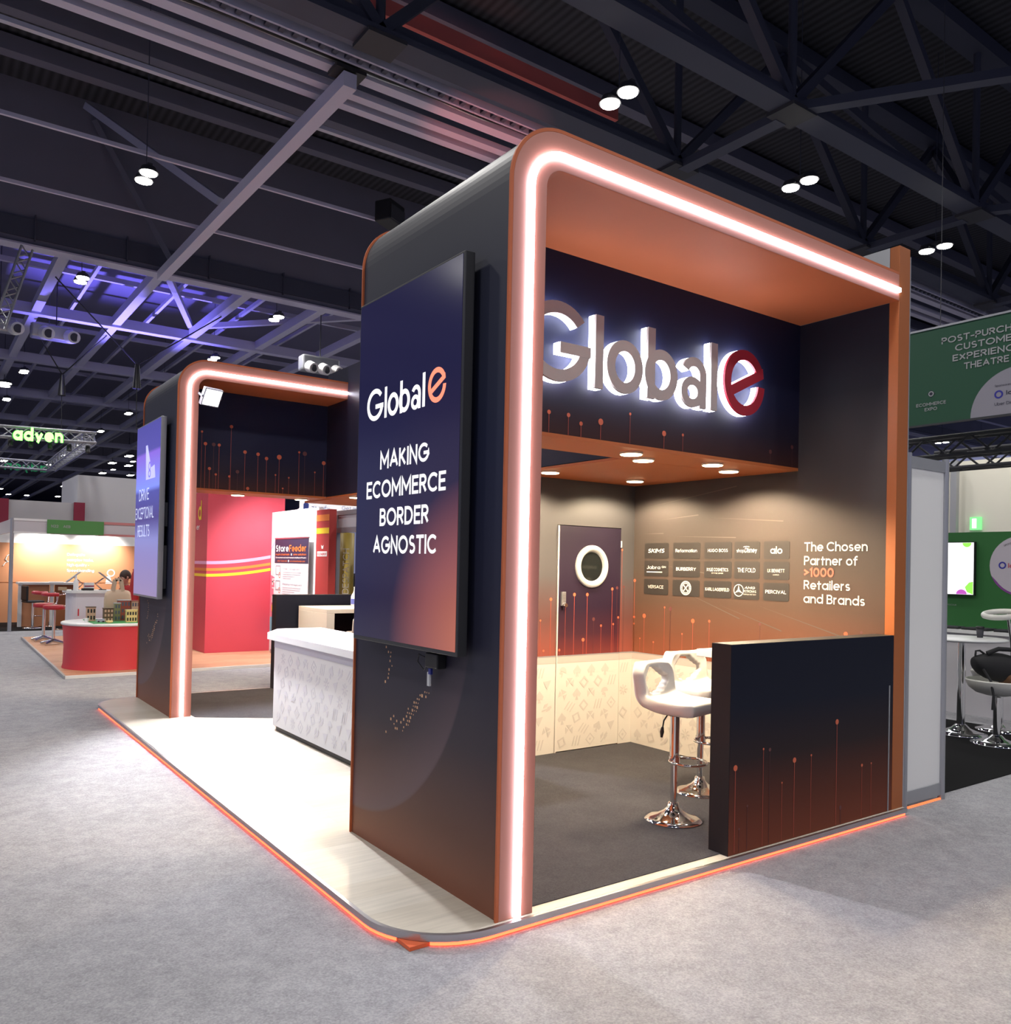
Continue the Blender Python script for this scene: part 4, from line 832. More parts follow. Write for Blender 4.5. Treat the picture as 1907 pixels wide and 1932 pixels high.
# ================================================================== STAND FURNITURE AND LAMPS
# white counter
t = thing('reception_counter', 'long white counter with faint grey printed icons and black plinth', 'counter', (0, 0, 0))
M_cw = mat('counter_white', (0.90, 0.90, 0.92), 0.4)
M_ci = mat('counter_icon', (0.82, 0.81, 0.87), 0.5)
body = [(0.66, 2.56), (1.30, 2.56), (1.30, 5.08), (0.92, 5.08), (0.66, 4.66)]
top = [(0.615, 2.53), (1.335, 2.53), (1.335, 5.14), (0.86, 5.14), (0.615, 4.74)]
pl = [(0.685, 2.6), (1.27, 2.6), (1.27, 5.05), (0.93, 5.05), (0.685, 4.63)]
flat(body, 0.052, 0.860, M_cw).build('body', t)
flat(pl, 0.004, 0.052, M_black).build('plinth', t)
flat(top, 0.860, 0.925, M_cw).build('top', t, bevel=0.004)
mb = MB(); icons(mb, -4.60, -2.6, 0.07, 0.77, (0.6592, 0, 0), NY, Zv, M_ci, 12, 0.18)
mb.box((0.658, 2.56, 0.79), (0.660, 4.66, 0.858), mat('counter_band', (0.70, 0.70, 0.82), 0.5)); mb.build('printed_icons', t)

# downlights in the soffits
M_trim = mat('lamp_trim', (0.8, 0.7, 0.55), 0.4)
def downlight(x, y, label, e=None):
    t = thing('downlight', label, 'downlight', (x, y, HF-0.018), group='warm soffit downlights')
    MB().cyl((0, 0, -0.014), (0, 0, 0.0), 0.078, M_trim, 28).build('trim_ring', t)
    MB().cyl((0, 0, -0.018), (0, 0, -0.010), 0.070, M_warm, 28).build('lens', t)
    lamp('downlight_beam', 'SPOT', (0, 0, -0.03), e or ROOM_W, (1.0, 0.79, 0.52), parent=t, size=0.06, angle=math.radians(158), blend=0.35)
downlight(1.676, 0.93, 'lit round downlight at the left front of the near soffit')
downlight(1.959, 1.10, 'lit round downlight just behind the left front one in the near soffit')
downlight(2.486, 0.93, 'lit round downlight at the right front of the near soffit')
downlight(2.872, 1.10, 'lit round downlight just behind the right front one in the near soffit')
downlight(1.97, 2.15, 'lit round downlight beside the white light tube, back left of the near soffit', 150)
downlight(2.896, 2.13, 'lit round downlight at the back of the near soffit by the logo wall', 150)
downlight(0.877, 6.55, 'lit round downlight under the far fascia, left one')
downlight(1.65, 6.57, 'lit round downlight under the far fascia, right one')
downlight(1.98, 5.742, 'lit round downlight beside the edge of the big near screen, far soffit')

# flood light on the far portal
t = thing('flood_light', 'glaring square flood light fixed inside the top corner of the far portal', 'flood light', (0.315, Y2-0.05, 3.285))
t.rotation_euler = (math.radians(28), 0, math.radians(18))
MB().box((-0.105, 0.0, -0.095), (0.105, 0.05, 0.095), M_alup).build('housing', t, bevel=0.006)
MB().box((-0.088, -0.004, -0.080), (0.088, 0.002, 0.080), mat('flood_face', (1, 1, 1), 0.5, emit=25, ecol=(0.88, 0.88, 1.0))).build('lens', t)
MB().box((-0.115, 0.01, -0.01), (-0.107, 0.09, 0.01), M_alup).box((0.107, 0.01, -0.01), (0.115, 0.09, 0.01), M_alup).box((-0.115, 0.082, -0.01), (0.115, 0.09, 0.01), M_alup).build('bracket', t)
lamp('flood_beam', 'SPOT', (0.315, Y2-0.13, 3.25), FLOOD_W, (0.97, 0.96, 1.0), target=(1.0, 3.7, 0), size=0.08, angle=math.radians(86), blend=0.6)

# bar tables
def bar_table(x0, x1, y0, y1, label, leg_left):
    t = thing('bar_table', label, 'table', (0, 0, 0), group='white bar tables')
    MB().box((x0, y0, 1.00), (x1, y1, 1.05), M_white).build('top', t, bevel=0.003)
    lx = x0 if leg_left else x1-0.45
    MB().box((lx, y0, 0.004), (lx+0.10, y1, 1.0), M_white).build('leg_panel', t, bevel=0.003)
    MB().box((x1-0.12, y0, 0.004), (x1-0.02, y1, 1.0), M_white).build('leg_panel', t, bevel=0.003)
bar_table(2.345, 3.26, 0.16, 0.925, 'white bar table top edge showing over the near half wall', False)
bar_table(1.86, 3.26, 6.20, 7.08, 'white bar table with panel leg behind the counter in the far meeting area', True)
t = thing('pump_bottle', 'clear pump bottle with blue label standing on the far bar table', 'bottle', (2.50, 6.80, 1.05))
M_clear = mat('clear_plastic', (0.75, 0.78, 0.85), 0.15)
MB().lathe([(0.045, 0), (0.048, 0.02), (0.048, 0.13), (0.03, 0.165), (0.018, 0.18), (0.018, 0.2), (0, 0.2)], (0,0,0), M_clear, 20).build('bottle', t)
MB().lathe([(0.0495, 0.03), (0.0495, 0.10)], (0,0,0), mat('blue_label', (0.12, 0.16, 0.6), 0.4), 20).build('label_band', t)
MB().cyl((0,0,0.2), (0,0,0.235), 0.012, M_white, 12).box((-0.01,-0.05,0.235), (0.01,0.015,0.25), M_white).build('pump', t)

# moulded white loop stool
def seat_mesh():
    """thick moulded pan whose rear sweeps up into a loop with an oval hole; front is +x"""
    nu, nv = 18, 26
    prof = []
    for i in range(nv+1):
        s = i/nv
        if s < 0.5: q = s/0.5; prof.append((0.20-0.36*q, 0.0))
        else:
            q = (s-0.5)/0.5
            if q < 0.25: a = q/0.25*PI/2; prof.append((-0.16-0.05*math.sin(a), 0.05*(1-math.cos(a))))
            else: prof.append((-0.21-0.03*(q-0.25)/0.75, 0.05+0.215*(q-0.25)/0.75))
    V = []; F = []
    for i, (px, pz) in enumerate(prof):
        s = i/nv; hw = 0.205
        if s < 0.10: hw *= 0.82+0.18*math.sin(s/0.10*PI/2)
        if s > 0.82: hw *= 0.74+0.26*math.cos((s-0.82)/0.18*PI/2)
        back = max(0.0, min(1.0, (s-0.28)/0.36)); back = back*back*(3-2*back)
        for j in range(nu+1):
            t = -1+2*j/nu
            V.append((px+0.045*back*abs(t)**2.2, hw*t, pz+0.055*back*(1-max(0, (s-0.62)/0.38))*abs(t)**3))
    for i in range(nv):
        for j in range(nu):
            s = (i+0.5)/nv; t = -1+2*(j+0.5)/nu
            if ((s-0.775)/0.150)**2 + (t/0.62)**2 < 1: continue
            a = i*(nu+1)+j; F.append((a, a+1, a+nu+2, a+nu+1))
    me = bpy.data.meshes.new('seat_src'); me.from_pydata(V, [], F)
    o = bpy.data.objects.new('seat_src', me); COL.objects.link(o)
    so = o.modifiers.new('s', 'SOLIDIFY'); so.thickness = 0.078; so.offset = 0
    su = o.modifiers.new('u', 'SUBSURF'); su.levels = 2; su.render_levels = 2
    r = bpy.data.meshes.new_from_object(o.evaluated_get(bpy.context.evaluated_depsgraph_get()))
    bpy.data.objects.remove(o)
    r.polygons.foreach_set('use_smooth', [True]*len(r.polygons)); r.materials.clear(); r.materials.append(mat('white_moulded_seat', (0.80, 0.78, 0.74), 0.35)); r.name = 'seat'
    return r
SEAT = seat_mesh()
BASE = [(0.185, 0.0), (0.187, 0.008), (0.15, 0.020), (0.10, 0.036), (0.06, 0.060), (0.038, 0.085), (0.033, 0.11), (0.0, 0.11)]
def loop_stool(x, y, rz, label):
    t = thing('bar_stool', label, 'stool', (x, y, 0.004), rz, 'white loop-backed bar stools')
    s = bpy.data.objects.new('seat', SEAT); COL.objects.link(s); s.parent = t; s.location = (0.03, 0, 0.735)
    MB().lathe(BASE, (0,0,0), M_chrome, 48).build('base', t)
    MB().cyl((0,0,0.10), (0,0,0.40), 0.022, M_chrome, 20).cyl((0,0,0.38), (0,0,0.70), 0.031, M_chrome, 20).build('pole', t)
    MB().cyl((0,0,0.665), (0,0,0.70), 0.05, M_black, 16).box((-0.09,-0.09,0.688), (0.09,0.09,0.70), M_black).build('mount_plate', t)
    mb = MB(); mb.tube([(0.03, 0.0, 0.385)]+[(0.10+0.115*math.cos(a), 0.115*math.sin(a), 0.385) for a in [PI+0.35+(2*PI-0.7)*i/20 for i in range(21)]]+[(0.03, 0, 0.385)], 0.010, M_chrome, 8)
    mb.cyl((0,0,0.365), (0,0,0.405), 0.037, M_chrome, 16); mb.build('footrest', t)
    mb = MB(); mb.tube([(-0.02, -0.04, 0.685), (-0.03, -0.085, 0.64), (-0.03, -0.10, 0.59)], 0.005, M_black, 6); mb.tube([(-0.03, -0.10, 0.60), (-0.03, -0.105, 0.57), (-0.03, -0.11, 0.535)], [0.008, 0.014, 0.007], M_black, 8); mb.build('lever', t)
    return t
loop_stool(1.826, 0.640, math.radians(-78), 'white loop-backed bar stool with chrome trumpet base, in front and fully seen')
loop_stool(2.490, 1.00, math.radians(-92), 'white loop-backed bar stool behind the front one, half hidden by the half wall')
loop_stool(2.30, 6.05, math.radians(80), 'white loop-backed bar stool under the far bar table behind the counter')

# ================================================================== RIGHT HAND NEIGHBOURS
t = thing('shell_scheme_wall', 'white shell scheme panel in grey aluminium posts beside the orange end post', 'panel', (3.565, 0.06, FZ))
MB().box((0.0, 0.0, 0.12), (0.50, 0.012, 2.46), mat('shell_panel_white', (0.86, 0.86, 0.85), 0.5)).build('panel', t)
for a in (-0.045, 0.485): MB().lathe([(0.026, 0.0), (0.026, 2.52)], (a+0.02, 0.0, 0), M_alup, 8).build('post', t)
MB().box((0.0, -0.01, 0.03), (0.50, 0.02, 0.12), M_alup).build('bottom_rail', t); MB().box((0.0, -0.01, 2.42), (0.50, 0.02, 2.50), M_alup).build('top_rail', t)
tag(MB().box((3.58, 0.045, FZ), (4.04, 0.058, FZ+0.012), mat('led_dim', (1, 0.3, 0.1), 0.5, emit=1.0, ecol=(1, 0.2, 0.06))).build('led_strip'), 'faint orange glowing strip under the white shell panel', 'light strip')
tag(MB().box((3.8, 0.12, FZ+0.001), (7.55, 4.9, FZ+0.006), mat('black_carpet', (0.010, 0.010, 0.011), 0.95, spec=0.1)).build('carpet'), 'black carpet under the round table and white seats at the right', 'carpet')
# green theatre wall
M_grn = mat('green_wall_vinyl', (0.022, 0.135, 0.030), 0.5)
t = thing('theatre_wall', 'green theatre wall with white sponsor disc behind the round table', 'wall panel', (8.45, 0, 0))
MB().box((0, -4, 0.97), (0.08, 3.6, 2.15), M_grn).build('green_panel', t)
MB().box((0, -4, FZ), (0.08, 3.6, 0.97), mat('theatre_white', (0.62, 0.60, 0.63), 0.5)).build('white_panel', t)
mb = MB(); mb.prism([(0.36*math.cos(2*PI*i/40), 0.36*math.sin(2*PI*i/40)) for i in range(40)], (-0.003, 1.325, 1.74), NY, Zv, 0.002, mat('lilac_white', (0.50, 0.46, 0.52), 0.5))
mb.strip(arc(0, 0, 0.36, 0.36, 200, 270, 16), arc(0, 0, 0.335, 0.335, 215, 270, 16), (-0.0045, 1.325, 1.74), NY, Zv, 0.001, mat('purple_print', (0.20, 0.05, 0.25), 0.5)); dsc = mb.build('sponsor_disc', t)
M_blue2 = mat('deep_blue_print', (0.03, 0.03, 0.30), 0.5)
mb = MB(); mb.strip(arc(0, 0, 0.043, 0.043, 0, 360, 24), arc(0, 0, 0.026, 0.026, 0, 360, 24), (-0.005, 1.54, 1.745), NY, Zv, 0.001, M_blue2); mb.text('loqate', (-0.005, 1.475, 1.715), NY, Zv, 0.055, mat('red_print', (0.45, 0.03, 0.05), 0.5), width=0.27, bold=0.02)
mb.text('SPONSORED BY', (-0.005, 1.52, 1.97), (0, -0.93, 0.36), (0, 0.36, 0.93), 0.022, M_dark, width=0.21); mb.build('sponsor_print', dsc)
MB().box((-0.01, -4, 0.075), (0.0, 3.6, 0.105), mat('purple_strip', (0.22, 0.04, 0.30), 0.5)).build('purple_strip', t)
mb = MB(); mb.text('WWW.ECOMMERCEEXPO.CO.UK', (-0.002, 2.45, 1.235), NY, Zv, 0.018, M_textg, width=0.38); mb.build('web_address', t)
t = thing('wall_screen', 'glowing white screen with green and purple corners on the green theatre wall', 'screen', (8.40, 1.85, 1.38))
MB().box((0, -0.01, -0.01), (0.05, 1.1, 0.65), M_black).build('housing', t)
mb = MB(); mb.box((-0.002, 0, 0), (0.0, 1.09, 0.64), mat('white_screen', (1, 1, 1), 0.4, emit=1.5, ecol=(0.97, 0.97, 1.0)))
Mg = mat('screen_green', (0.3, 0.8, 0.1), 0.4, emit=0.7, ecol=(0.35, 0.9, 0.12)); Mp = mat('screen_purple', (0.6, 0.1, 0.6), 0.4, emit=0.6, ecol=(0.6, 0.12, 0.6))
mb.prism([(-0.002, 0.0), (-0.002, 0.16), (-0.05, 0.15), (-0.10, 0.09), (-0.075, 0.03)], (-0.003, 0, 0), NY, Zv, 0.0005, Mg); mb.prism([(-0.14+0.065*math.cos(PI*i/12), 0.002+0.06*math.sin(PI*i/12)) for i in range(13)], (-0.003, 0, 0), NY, Zv, 0.0005, Mp)
mb.prism([(-0.08+0.055*math.cos(PI+PI*i/12), 0.638+0.055*math.sin(PI+PI*i/12)) for i in range(13)], (-0.003, 0, 0), NY, Zv, 0.0005, Mg); mb.build('display', t)
mb = MB().box((8.1, -3, 0.92), (8.43, 3.4, 0.96), M_matw).box((8.14, -3, FZ), (8.40, 3.4, 0.92), mat('theatre_white', None))
tag(mb.build('side_desk'), 'long pale desk along the foot of the green theatre wall', 'desk')
for i, (y, a, l) in enumerate(((2.07, 0.1, 'leftmost'), (1.71, -0.1, 'middle'), (1.35, 0.1, 'rightmost'))):
    l = thing('laptop', 'flat black laptop lying on the pale desk, %s of three' % l, 'laptop', (8.25, y, 0.96), a, 'black laptops')
    MB().box((-0.11, -0.15, 0), (0.11, 0.15, 0.016), M_black).build('base', l); MB().box((-0.11, -0.15, 0.018), (0.11, 0.15, 0.03), M_dark).build('lid', l)
# round table
t = thing('round_table', 'round white poseur table on chrome stem and disc base', 'table', (6.79, 1.214, FZ+0.006))
MB().lathe([(0.0, 0.975), (0.41, 0.978), (0.425, 0.99), (0.425, 0.998), (0.41, 1.005), (0.0, 1.005)], (0,0,0), M_white, 48).build('top', t)
MB().cyl((0,0,0.05), (0,0,0.98), 0.04, M_chrome, 24).build('stem', t)
MB().lathe([(0.25, 0.0), (0.252, 0.01), (0.16, 0.03), (0.09, 0.06), (0.05, 0.10), (0.0, 0.10)], (0,0,0), M_chrome, 48).build('base', t)
t = thing('coffee_cup', 'dark takeaway coffee cup with lid on the round white table', 'cup', (6.98, 1.12, 0.961))
MB().lathe([(0.028, 0), (0.038, 0.10), (0.0, 0.10)], (0,0,0), M_dark, 20).build('cup', t); MB().lathe([(0.042, 0.098), (0.042, 0.108), (0.036, 0.118), (0, 0.118)], (0,0,0), M_black, 20).build('lid', t)
# bowl seats
M_bowl = mat('bowl_seat_white', (0.72, 0.71, 0.66), 0.3)
def bowl_stool(x, y, label, back):
    t = thing('bowl_stool', label, 'stool', (x, y, FZ+0.006), 0, 'white bowl stools')
    MB().lathe([(0.0, 0.50), (0.12, 0.505), (0.20, 0.53), (0.255, 0.58), (0.27, 0.63), (0.28, 0.635), (0.28, 0.62), (0.255, 0.555), (0.19, 0.505), (0.10, 0.48), (0, 0.475)][::-1], (0,0,0), M_bowl, 40).build('seat', t)
    MB().cyl((0,0,0.06), (0,0,0.46), 0.035, M_chrome, 20).build('pole', t)
    MB().lathe([(0.23, 0.0), (0.232, 0.01), (0.15, 0.03), (0.08, 0.055), (0.045, 0.09), (0.0, 0.09)], (0,0,0), M_chrome, 48).build('base', t)
    if back:
        MB().tube([(0.16*math.cos(a), 0.16*math.sin(a), 1.245+0.03*math.cos(a)) for a in [2*PI*i/28 for i in range(28)]], 0.030, M_bowl, 10, True).build('ring_back', t)
        MB().tube([(0.30, 0, 0.6), (0.26, 0, 0.95), (0.155, 0, 1.27)], 0.018, M_chrome, 8).build('back_post', t)
bowl_stool(6.554, 0.756, 'white bowl stool on chrome base holding the black backpack', False)
bowl_stool(7.36, 1.08, 'white stool with floating ring back behind the round table', True)
# backpack
t = thing('backpack', 'black and brown backpack slumped on the white bowl stool', 'backpack', (6.53, 0.76, 0.615), math.radians(-37))
t.scale = (0.85, 0.85, 0.85)
M_bag = mat('black_nylon', (0.016, 0.016, 0.018), 0.8); M_brn = mat('brown_leather', (0.17, 0.08, 0.035), 0.6)
def blob(name, parent, pts, m, lv=2):
    """pts: list of (x, z0, z1, y halfwidth) stations joined into one soft body"""
    V = []; F = []
    for (x, z0, z1, hy) in pts: V += [(x, -hy, z0), (x, hy, z0), (x, hy, z1), (x, -hy, z1)]
    n = len(pts)
    for i in range(n-1):
        a = 4*i
        for k in range(4): F.append((a+k, a+(k+1) % 4, a+4+(k+1) % 4, a+4+k))
    F += [(3, 2, 1, 0), tuple(range(4*n-4, 4*n))]
    me = bpy.data.meshes.new(name); me.from_pydata(V, [], F); me.materials.append(m)
    bm = bmesh.new(); bm.from_mesh(me); bmesh.ops.recalc_face_normals(bm, faces=bm.faces); bm.to_mesh(me); bm.free()
    o = bpy.data.objects.new(name, me); COL.objects.link(o); o.parent = parent
    s = o.modifiers.new('s', 'SUBSURF'); s.levels = lv; s.render_levels = lv
    me.polygons.foreach_set('use_smooth', [True]*len(F)); return o
blob('body', t, [(-0.27, 0.14, 0.22, 0.07), (-0.24, 0.04, 0.25, 0.12), (-0.08, -0.06, 0.31, 0.15), (0.12, -0.08, 0.29, 0.16), (0.28, -0.04, 0.22, 0.14), (0.33, 0.03, 0.14, 0.08)], M_bag)
blob('base_patch', t, [(0.04, -0.085, 0.06, 0.14), (0.10, -0.095, 0.12, 0.172), (0.25, -0.06, 0.17, 0.16), (0.345, 0.01, 0.15, 0.09)], M_brn)
mb = MB(); mb.tube([(-0.14, -0.06, 0.28), (-0.02, -0.08, 0.335), (0.12, -0.09, 0.33), (0.30, -0.10, 0.22), (0.36, -0.08, 0.12)], 0.026, M_bag, 8); mb.build('shoulder_strap', t)
mb = MB(); mb.tube([(-0.24, 0, 0.24), (-0.235, 0, 0.30), (-0.19, 0, 0.305), (-0.14, 0, 0.27)], 0.012, M_bag, 8); mb.build('grab_handle', t)
mb = MB(); mb.tube([(-0.20, -0.10, 0.10), (-0.17, -0.20, -0.02), (-0.165, -0.25, -0.18), (-0.18, -0.26, -0.34)], 0.014, M_bag, 8); mb.build('hanging_strap', t)
# hanging green sign
M_ban = mat('green_banner_fabric', (0.012, 0.075, 0.038), 0.6)
t = thing('hanging_sign', 'large green fabric sign hung over the theatre, white lettering, right edge of photo', 'sign', (8.4, 0, 3.55))
MB().box((0, -3.2, 0), (0.02, 3.4, 1.22), M_ban).build('fabric', t)
MB().box((-0.01, -3.2, 1.215), (0.03, 3.4, 1.24), M_alup).box((-0.01, -3.2, -0.02), (0.03, 3.4, 0.0), M_dark).build('frame', t)
mb = MB(); mb.prism([(0.56*math.cos(PI*i/32), 0.56*math.sin(PI*i/32)) for i in range(33)], (-0.004, 1.35, 0.005), NY, Zv, 0.002, mat('sign_lilac', (0.29, 0.28, 0.33), 0.6)); sd = mb.build('sponsor_disc', t)
mb = MB(); mb.strip(arc(0, 0, 0.05, 0.05, 0, 360, 24), arc(0, 0, 0.03, 0.03, 0, 360, 24), (-0.006, 1.585, 0.25), NY, Zv, 0.001, M_blue2); mb.text('loqate', (-0.006, 1.50, 0.235), NY, Zv, 0.05, mat('dark_print', (0.03, 0.03, 0.06), 0.6), width=0.3, bold=0.03)
mb.text('Sponsored by', (-0.006, 1.63, 0.345), NY, Zv, 0.026, mat('dark_print', None), width=0.25); mb.text('Uber Direct', (-0.006, 1.63, 0.118), NY, Zv, 0.036, mat('dark_print', None), width=0.28); mb.build('sponsor_print', sd)
mb = MB()
for s, z in (('POST-PURCHASE', 0.995), ('CUSTOMER', 0.875), ('EXPERIENCE', 0.750), ('THEATRE', 0.627)): mb.text(s, (-0.004, 1.735, z), NY, Zv, 0.082, M_textg, align='C', bold=0.035, width={'POST-PURCHASE': 1.08, 'CUSTOMER': 0.74, 'EXPERIENCE': 0.80, 'THEATRE': 0.52}[s])
mb.text('ECOMMERCE', (-0.004, 2.40, 0.235), NY, Zv, 0.042, M_textg, align='C', width=0.38, bold=0.03); mb.text('EXPO', (-0.004, 2.40, 0.170), NY, Zv, 0.042, M_textg, align='C', width=0.16, bold=0.03)
mb.build('lettering', t)
mb = MB(); mb.strip(arc(0, 0, 0.034, 0.034, 0, 360, 20), arc(0, 0, 0.022, 0.022, 0, 360, 20), (-0.005, 2.40, 0.385), NY, Zv, 0.001, M_textg); mb.prism([(-.05, 0), (0, -.05), (.05, 0), (0, .05)], (-0.003, 2.40, 0.385), NY, Zv, 0.001, mat('dark_badge', (0.02, 0.02, 0.04), 0.6)); mb.build('badge', t)
for y, z in ((2.3, 6.0), (0.5, 6.0)): MB().cyl((0.01, y, 1.24), (0.01, y, 5.4), 0.005, M_dark, 6).build('cable', t)
for x, t_ in ((9.2, 'nearer'), (10.6, 'farther')):
    lattice((x, -3, 3.35), (x, 3.4, 3.35), 0.25, M_dark, 22, 'lattice_truss', 'grey lattice truss under the green hanging sign, %s one' % t_, 'truss', 'trusses under the green sign')
t = thing('exit_sign', 'small lit green exit sign on the cream hall wall', 'exit sign', (12.58, 3.77, 2.40))
MB().box((-0.05, -0.12, 0), (0, 0.06, 0.22), mat('exit_green', (0.05, 0.35, 0.08), 0.5, emit=0.9, ecol=(0.3, 0.9, 0.35))).build('case', t)
mb = MB(); mb.prism([(-.02, .03), (.05, .03), (.05, .19), (-.02, .19)], (-0.052, 0, 0), NY, Zv, 0.001, mat('exit_white', (1, 1, 1), 0.5, emit=1.6, ecol=(0.9, 1, 0.9))); mb.build('pictogram', t)
for y, t_ in ((4.55, 'left'), (4.05, 'right')): tag(MB().box((12.4, y-0.05, FZ), (12.5, y+0.05, 3.6), M_alup).build('post'), 'grey post against the cream hall wall, %s of two' % t_, 'post')
lamp('cream_wall_wash', 'SPOT', (10.8, 3.2, 4.6), 130, (1.0, 0.96, 0.85), target=(12.6, 3.4, 2.6), size=0.1, angle=math.radians(110), blend=0.8)
tag(MB().box((12.35, 4.62, 2.1), (12.4, 4.85, 3.2), M_grn).build('sign_panel'), 'narrow green sign panel beyond the shell scheme panel', 'sign')

# ================================================================== LEFT HAND NEIGHBOURS: RED STAND
M_parq = mat('oak_parquet', (0.46, 0.24, 0.13), 0.4)
nt = M_parq.node_tree; bq = nt.nodes.new('ShaderNodeTexBrick'); bq.inputs['Scale'].default_value = 1; bq.inputs['Brick Width'].default_value = 0.5; bq.inputs['Row Height'].default_value = 0.09; bq.inputs['Mortar Size'].default_value = 0.0005
bq.inputs['Color1'].default_value = (0.50, 0.25, 0.14, 1); bq.inputs['Color2'].default_value = (0.62, 0.36, 0.22, 1); bq.inputs['Mortar'].default_value = (0.36, 0.17, 0.09, 1)
tcq = [n for n in nt.nodes if n.type == 'TEX_COORD'][0]; nt.links.new(tcq.outputs['Object'], bq.inputs['Vector']); nt.links.new(bq.outputs['Color'], nt.nodes['Principled BSDF'].inputs['Base Color'])
t = thing('wood_platform', 'orange wood platform of the red stand with pale metal edge', 'platform', (0, 0, FZ))
RF = [(-0.42, 9.62), (6.5, 9.95), (6.5, 16.2), (-0.30, 16.2)]
flat(RF, 0.001, 0.035, M_parq).build('deck', t)
MB().beam((-0.43, 9.60, 0.02), (6.5, 9.93, 0.02), 0.03, 0.045, M_matw).beam((-0.43, 9.60, 0.02), (-0.31, 16.2, 0.02), 0.03, 0.045, M_alup).build('edge_trim', t)
RZ = FZ+0.036
# curved red counter with a model town
CC = (0.33, 10.62); CR = 0.69
t = thing('curved_counter', 'low curved red counter with white rim on the wood platform', 'counter', (CC[0], CC[1], RZ))
MB().lathe([(CR*0.965, 0.0), (CR*0.945, 0.06), (CR*0.935, 0.30), (CR*0.955, 0.55), (CR*0.975, 0.632)], (0,0,0), M_red, 64).build('body', t)
MB().lathe([(CR*0.98, 0.632), (CR*1.0, 0.638), (CR*1.0, 0.665), (CR*0.98, 0.672), (0, 0.672)], (0,0,0), M_white, 64).build('top', t)
CZ = RZ+0.672
tag(MB().box((-0.02, 10.05, CZ), (0.98, 10.95, CZ+0.012), mat('lego_green', (0.06, 0.33, 0.10), 0.5)).build('base_board'), 'green base board of the model town on the red counter', 'base board')
BZ = CZ+0.012
def house(x, y, wd, dp, h, m, label, roof=None, floors=2, win=None, rz=0.0):
    t = thing('model_house', label, 'model building', (x, y, BZ), rz, 'model town buildings')
    MB().box((-wd/2, -dp/2, 0), (wd/2, dp/2, h), m).build('walls', t)
    mb = MB(); n = max(2, int(wd/0.035)); wm = win or mat('model_window', (0.08, 0.10, 0.16), 0.3)
    for f in range(floors):
        for i in range(n):
            cx = -wd/2+wd*(i+0.5)/n; cz = h*(f+0.5)/floors
            mb.box((cx-wd/n*.28, -dp/2-0.004, cz-h/floors*.28), (cx+wd/n*.28, -dp/2, cz+h/floors*.28), wm)
    mb.build('facade_pattern', t)
    if roof == 'cone': MB().cyl((0, 0, h), (0, 0, h+0.07), wd*0.5, mat('model_blue_roof', (0.08, 0.12, 0.32), 0.4), 8, 0.004).build('roof', t)
    else: MB().box((-wd/2-0.006, -dp/2-0.006, h), (wd/2+0.006, dp/2+0.006, h+0.012), roof or M_white).build('roof', t)
    return t
cb = mat('model_brick_red', (0.33, 0.07, 0.05), 0.5); ct = mat('model_tan', (0.55, 0.36, 0.26), 0.5); cy = mat('model_yellow', (0.75, 0.62, 0.25), 0.5); cg = mat('model_grey', (0.45, 0.48, 0.52), 0.5); cbl = mat('model_blue', (0.10, 0.20, 0.40), 0.5); cdb = mat('model_navy', (0.05, 0.06, 0.14), 0.5); cbr = mat('model_brown', (0.10, 0.06, 0.035), 0.5)
house(0.47, 10.55, 0.17, 0.10, 0.30, cb, 'red brick model house with grey roof in the model town', cg, 3)
house(0.62, 10.50, 0.11, 0.10, 0.29, ct, 'narrow tan model house beside the red brick one in the model town', cb, 3)
house(0.735, 10.52, 0.10, 0.10, 0.29, cbl, 'blue model house with pointed roof in the model town', 'cone', 3)
house(0.87, 10.45, 0.16, 0.12, 0.34, cb, 'tall red model house with white roof at the right end of the model town', M_white, 4, M_white)
house(0.50, 10.16, 0.145, 0.09, 0.17, cy, 'left yellow model shop at the front of the model town', cy, 2, M_black)
house(0.675, 10.18, 0.145, 0.09, 0.17, cy, 'right yellow model shop at the front of the model town', cy, 2, M_black)
house(0.83, 10.22, 0.12, 0.09, 0.17, cdb, 'dark navy model shop at the right front of the model town', cdb, 2, M_white)
house(0.22, 10.35, 0.13, 0.10, 0.19, cbr, 'dark brown model house in the middle of the model town', cbr, 3, ct)
house(0.02, 10.55, 0.12, 0.09, 0.20, ct, 'tan and black model house at the left end of the model town', cbr, 2, M_black)
house(0.36, 10.45, 0.08, 0.08, 0.26, mat('model_olive', (0.20, 0.22, 0.10), 0.5), 'olive green model tower beside the red brick model house', cg, 3)
t = thing('model_van', 'small pale lilac model van at the front left of the model town', 'model van', (0.10, 10.22, BZ))
MB().box((-0.05, -0.025, 0.012), (0.05, 0.025, 0.05), mat('model_lilac', (0.42, 0.40, 0.55), 0.4)).build('body', t)
for a in (-0.03, 0.03):
    for b in (-0.026, 0.026): MB().cyl((a, b-0.004, 0.012), (a, b+0.004, 0.012), 0.012, M_black, 10).build('wheel', t)
tag(MB().cyl((-0.055, 10.42, CZ), (-0.055, 10.42, CZ+0.062), 0.024, M_white, 16, 0.034).build('paper_cup'), 'small white paper cup at the left of the model town', 'cup')
tag(MB().lathe([(0.03, 0), (0.05, 0.01), (0.05, 0.028), (0.0, 0.034)], (0.19, 10.08, BZ), cy, 16).build('model_boat'), 'small yellow model boat at the front of the model town', 'model')
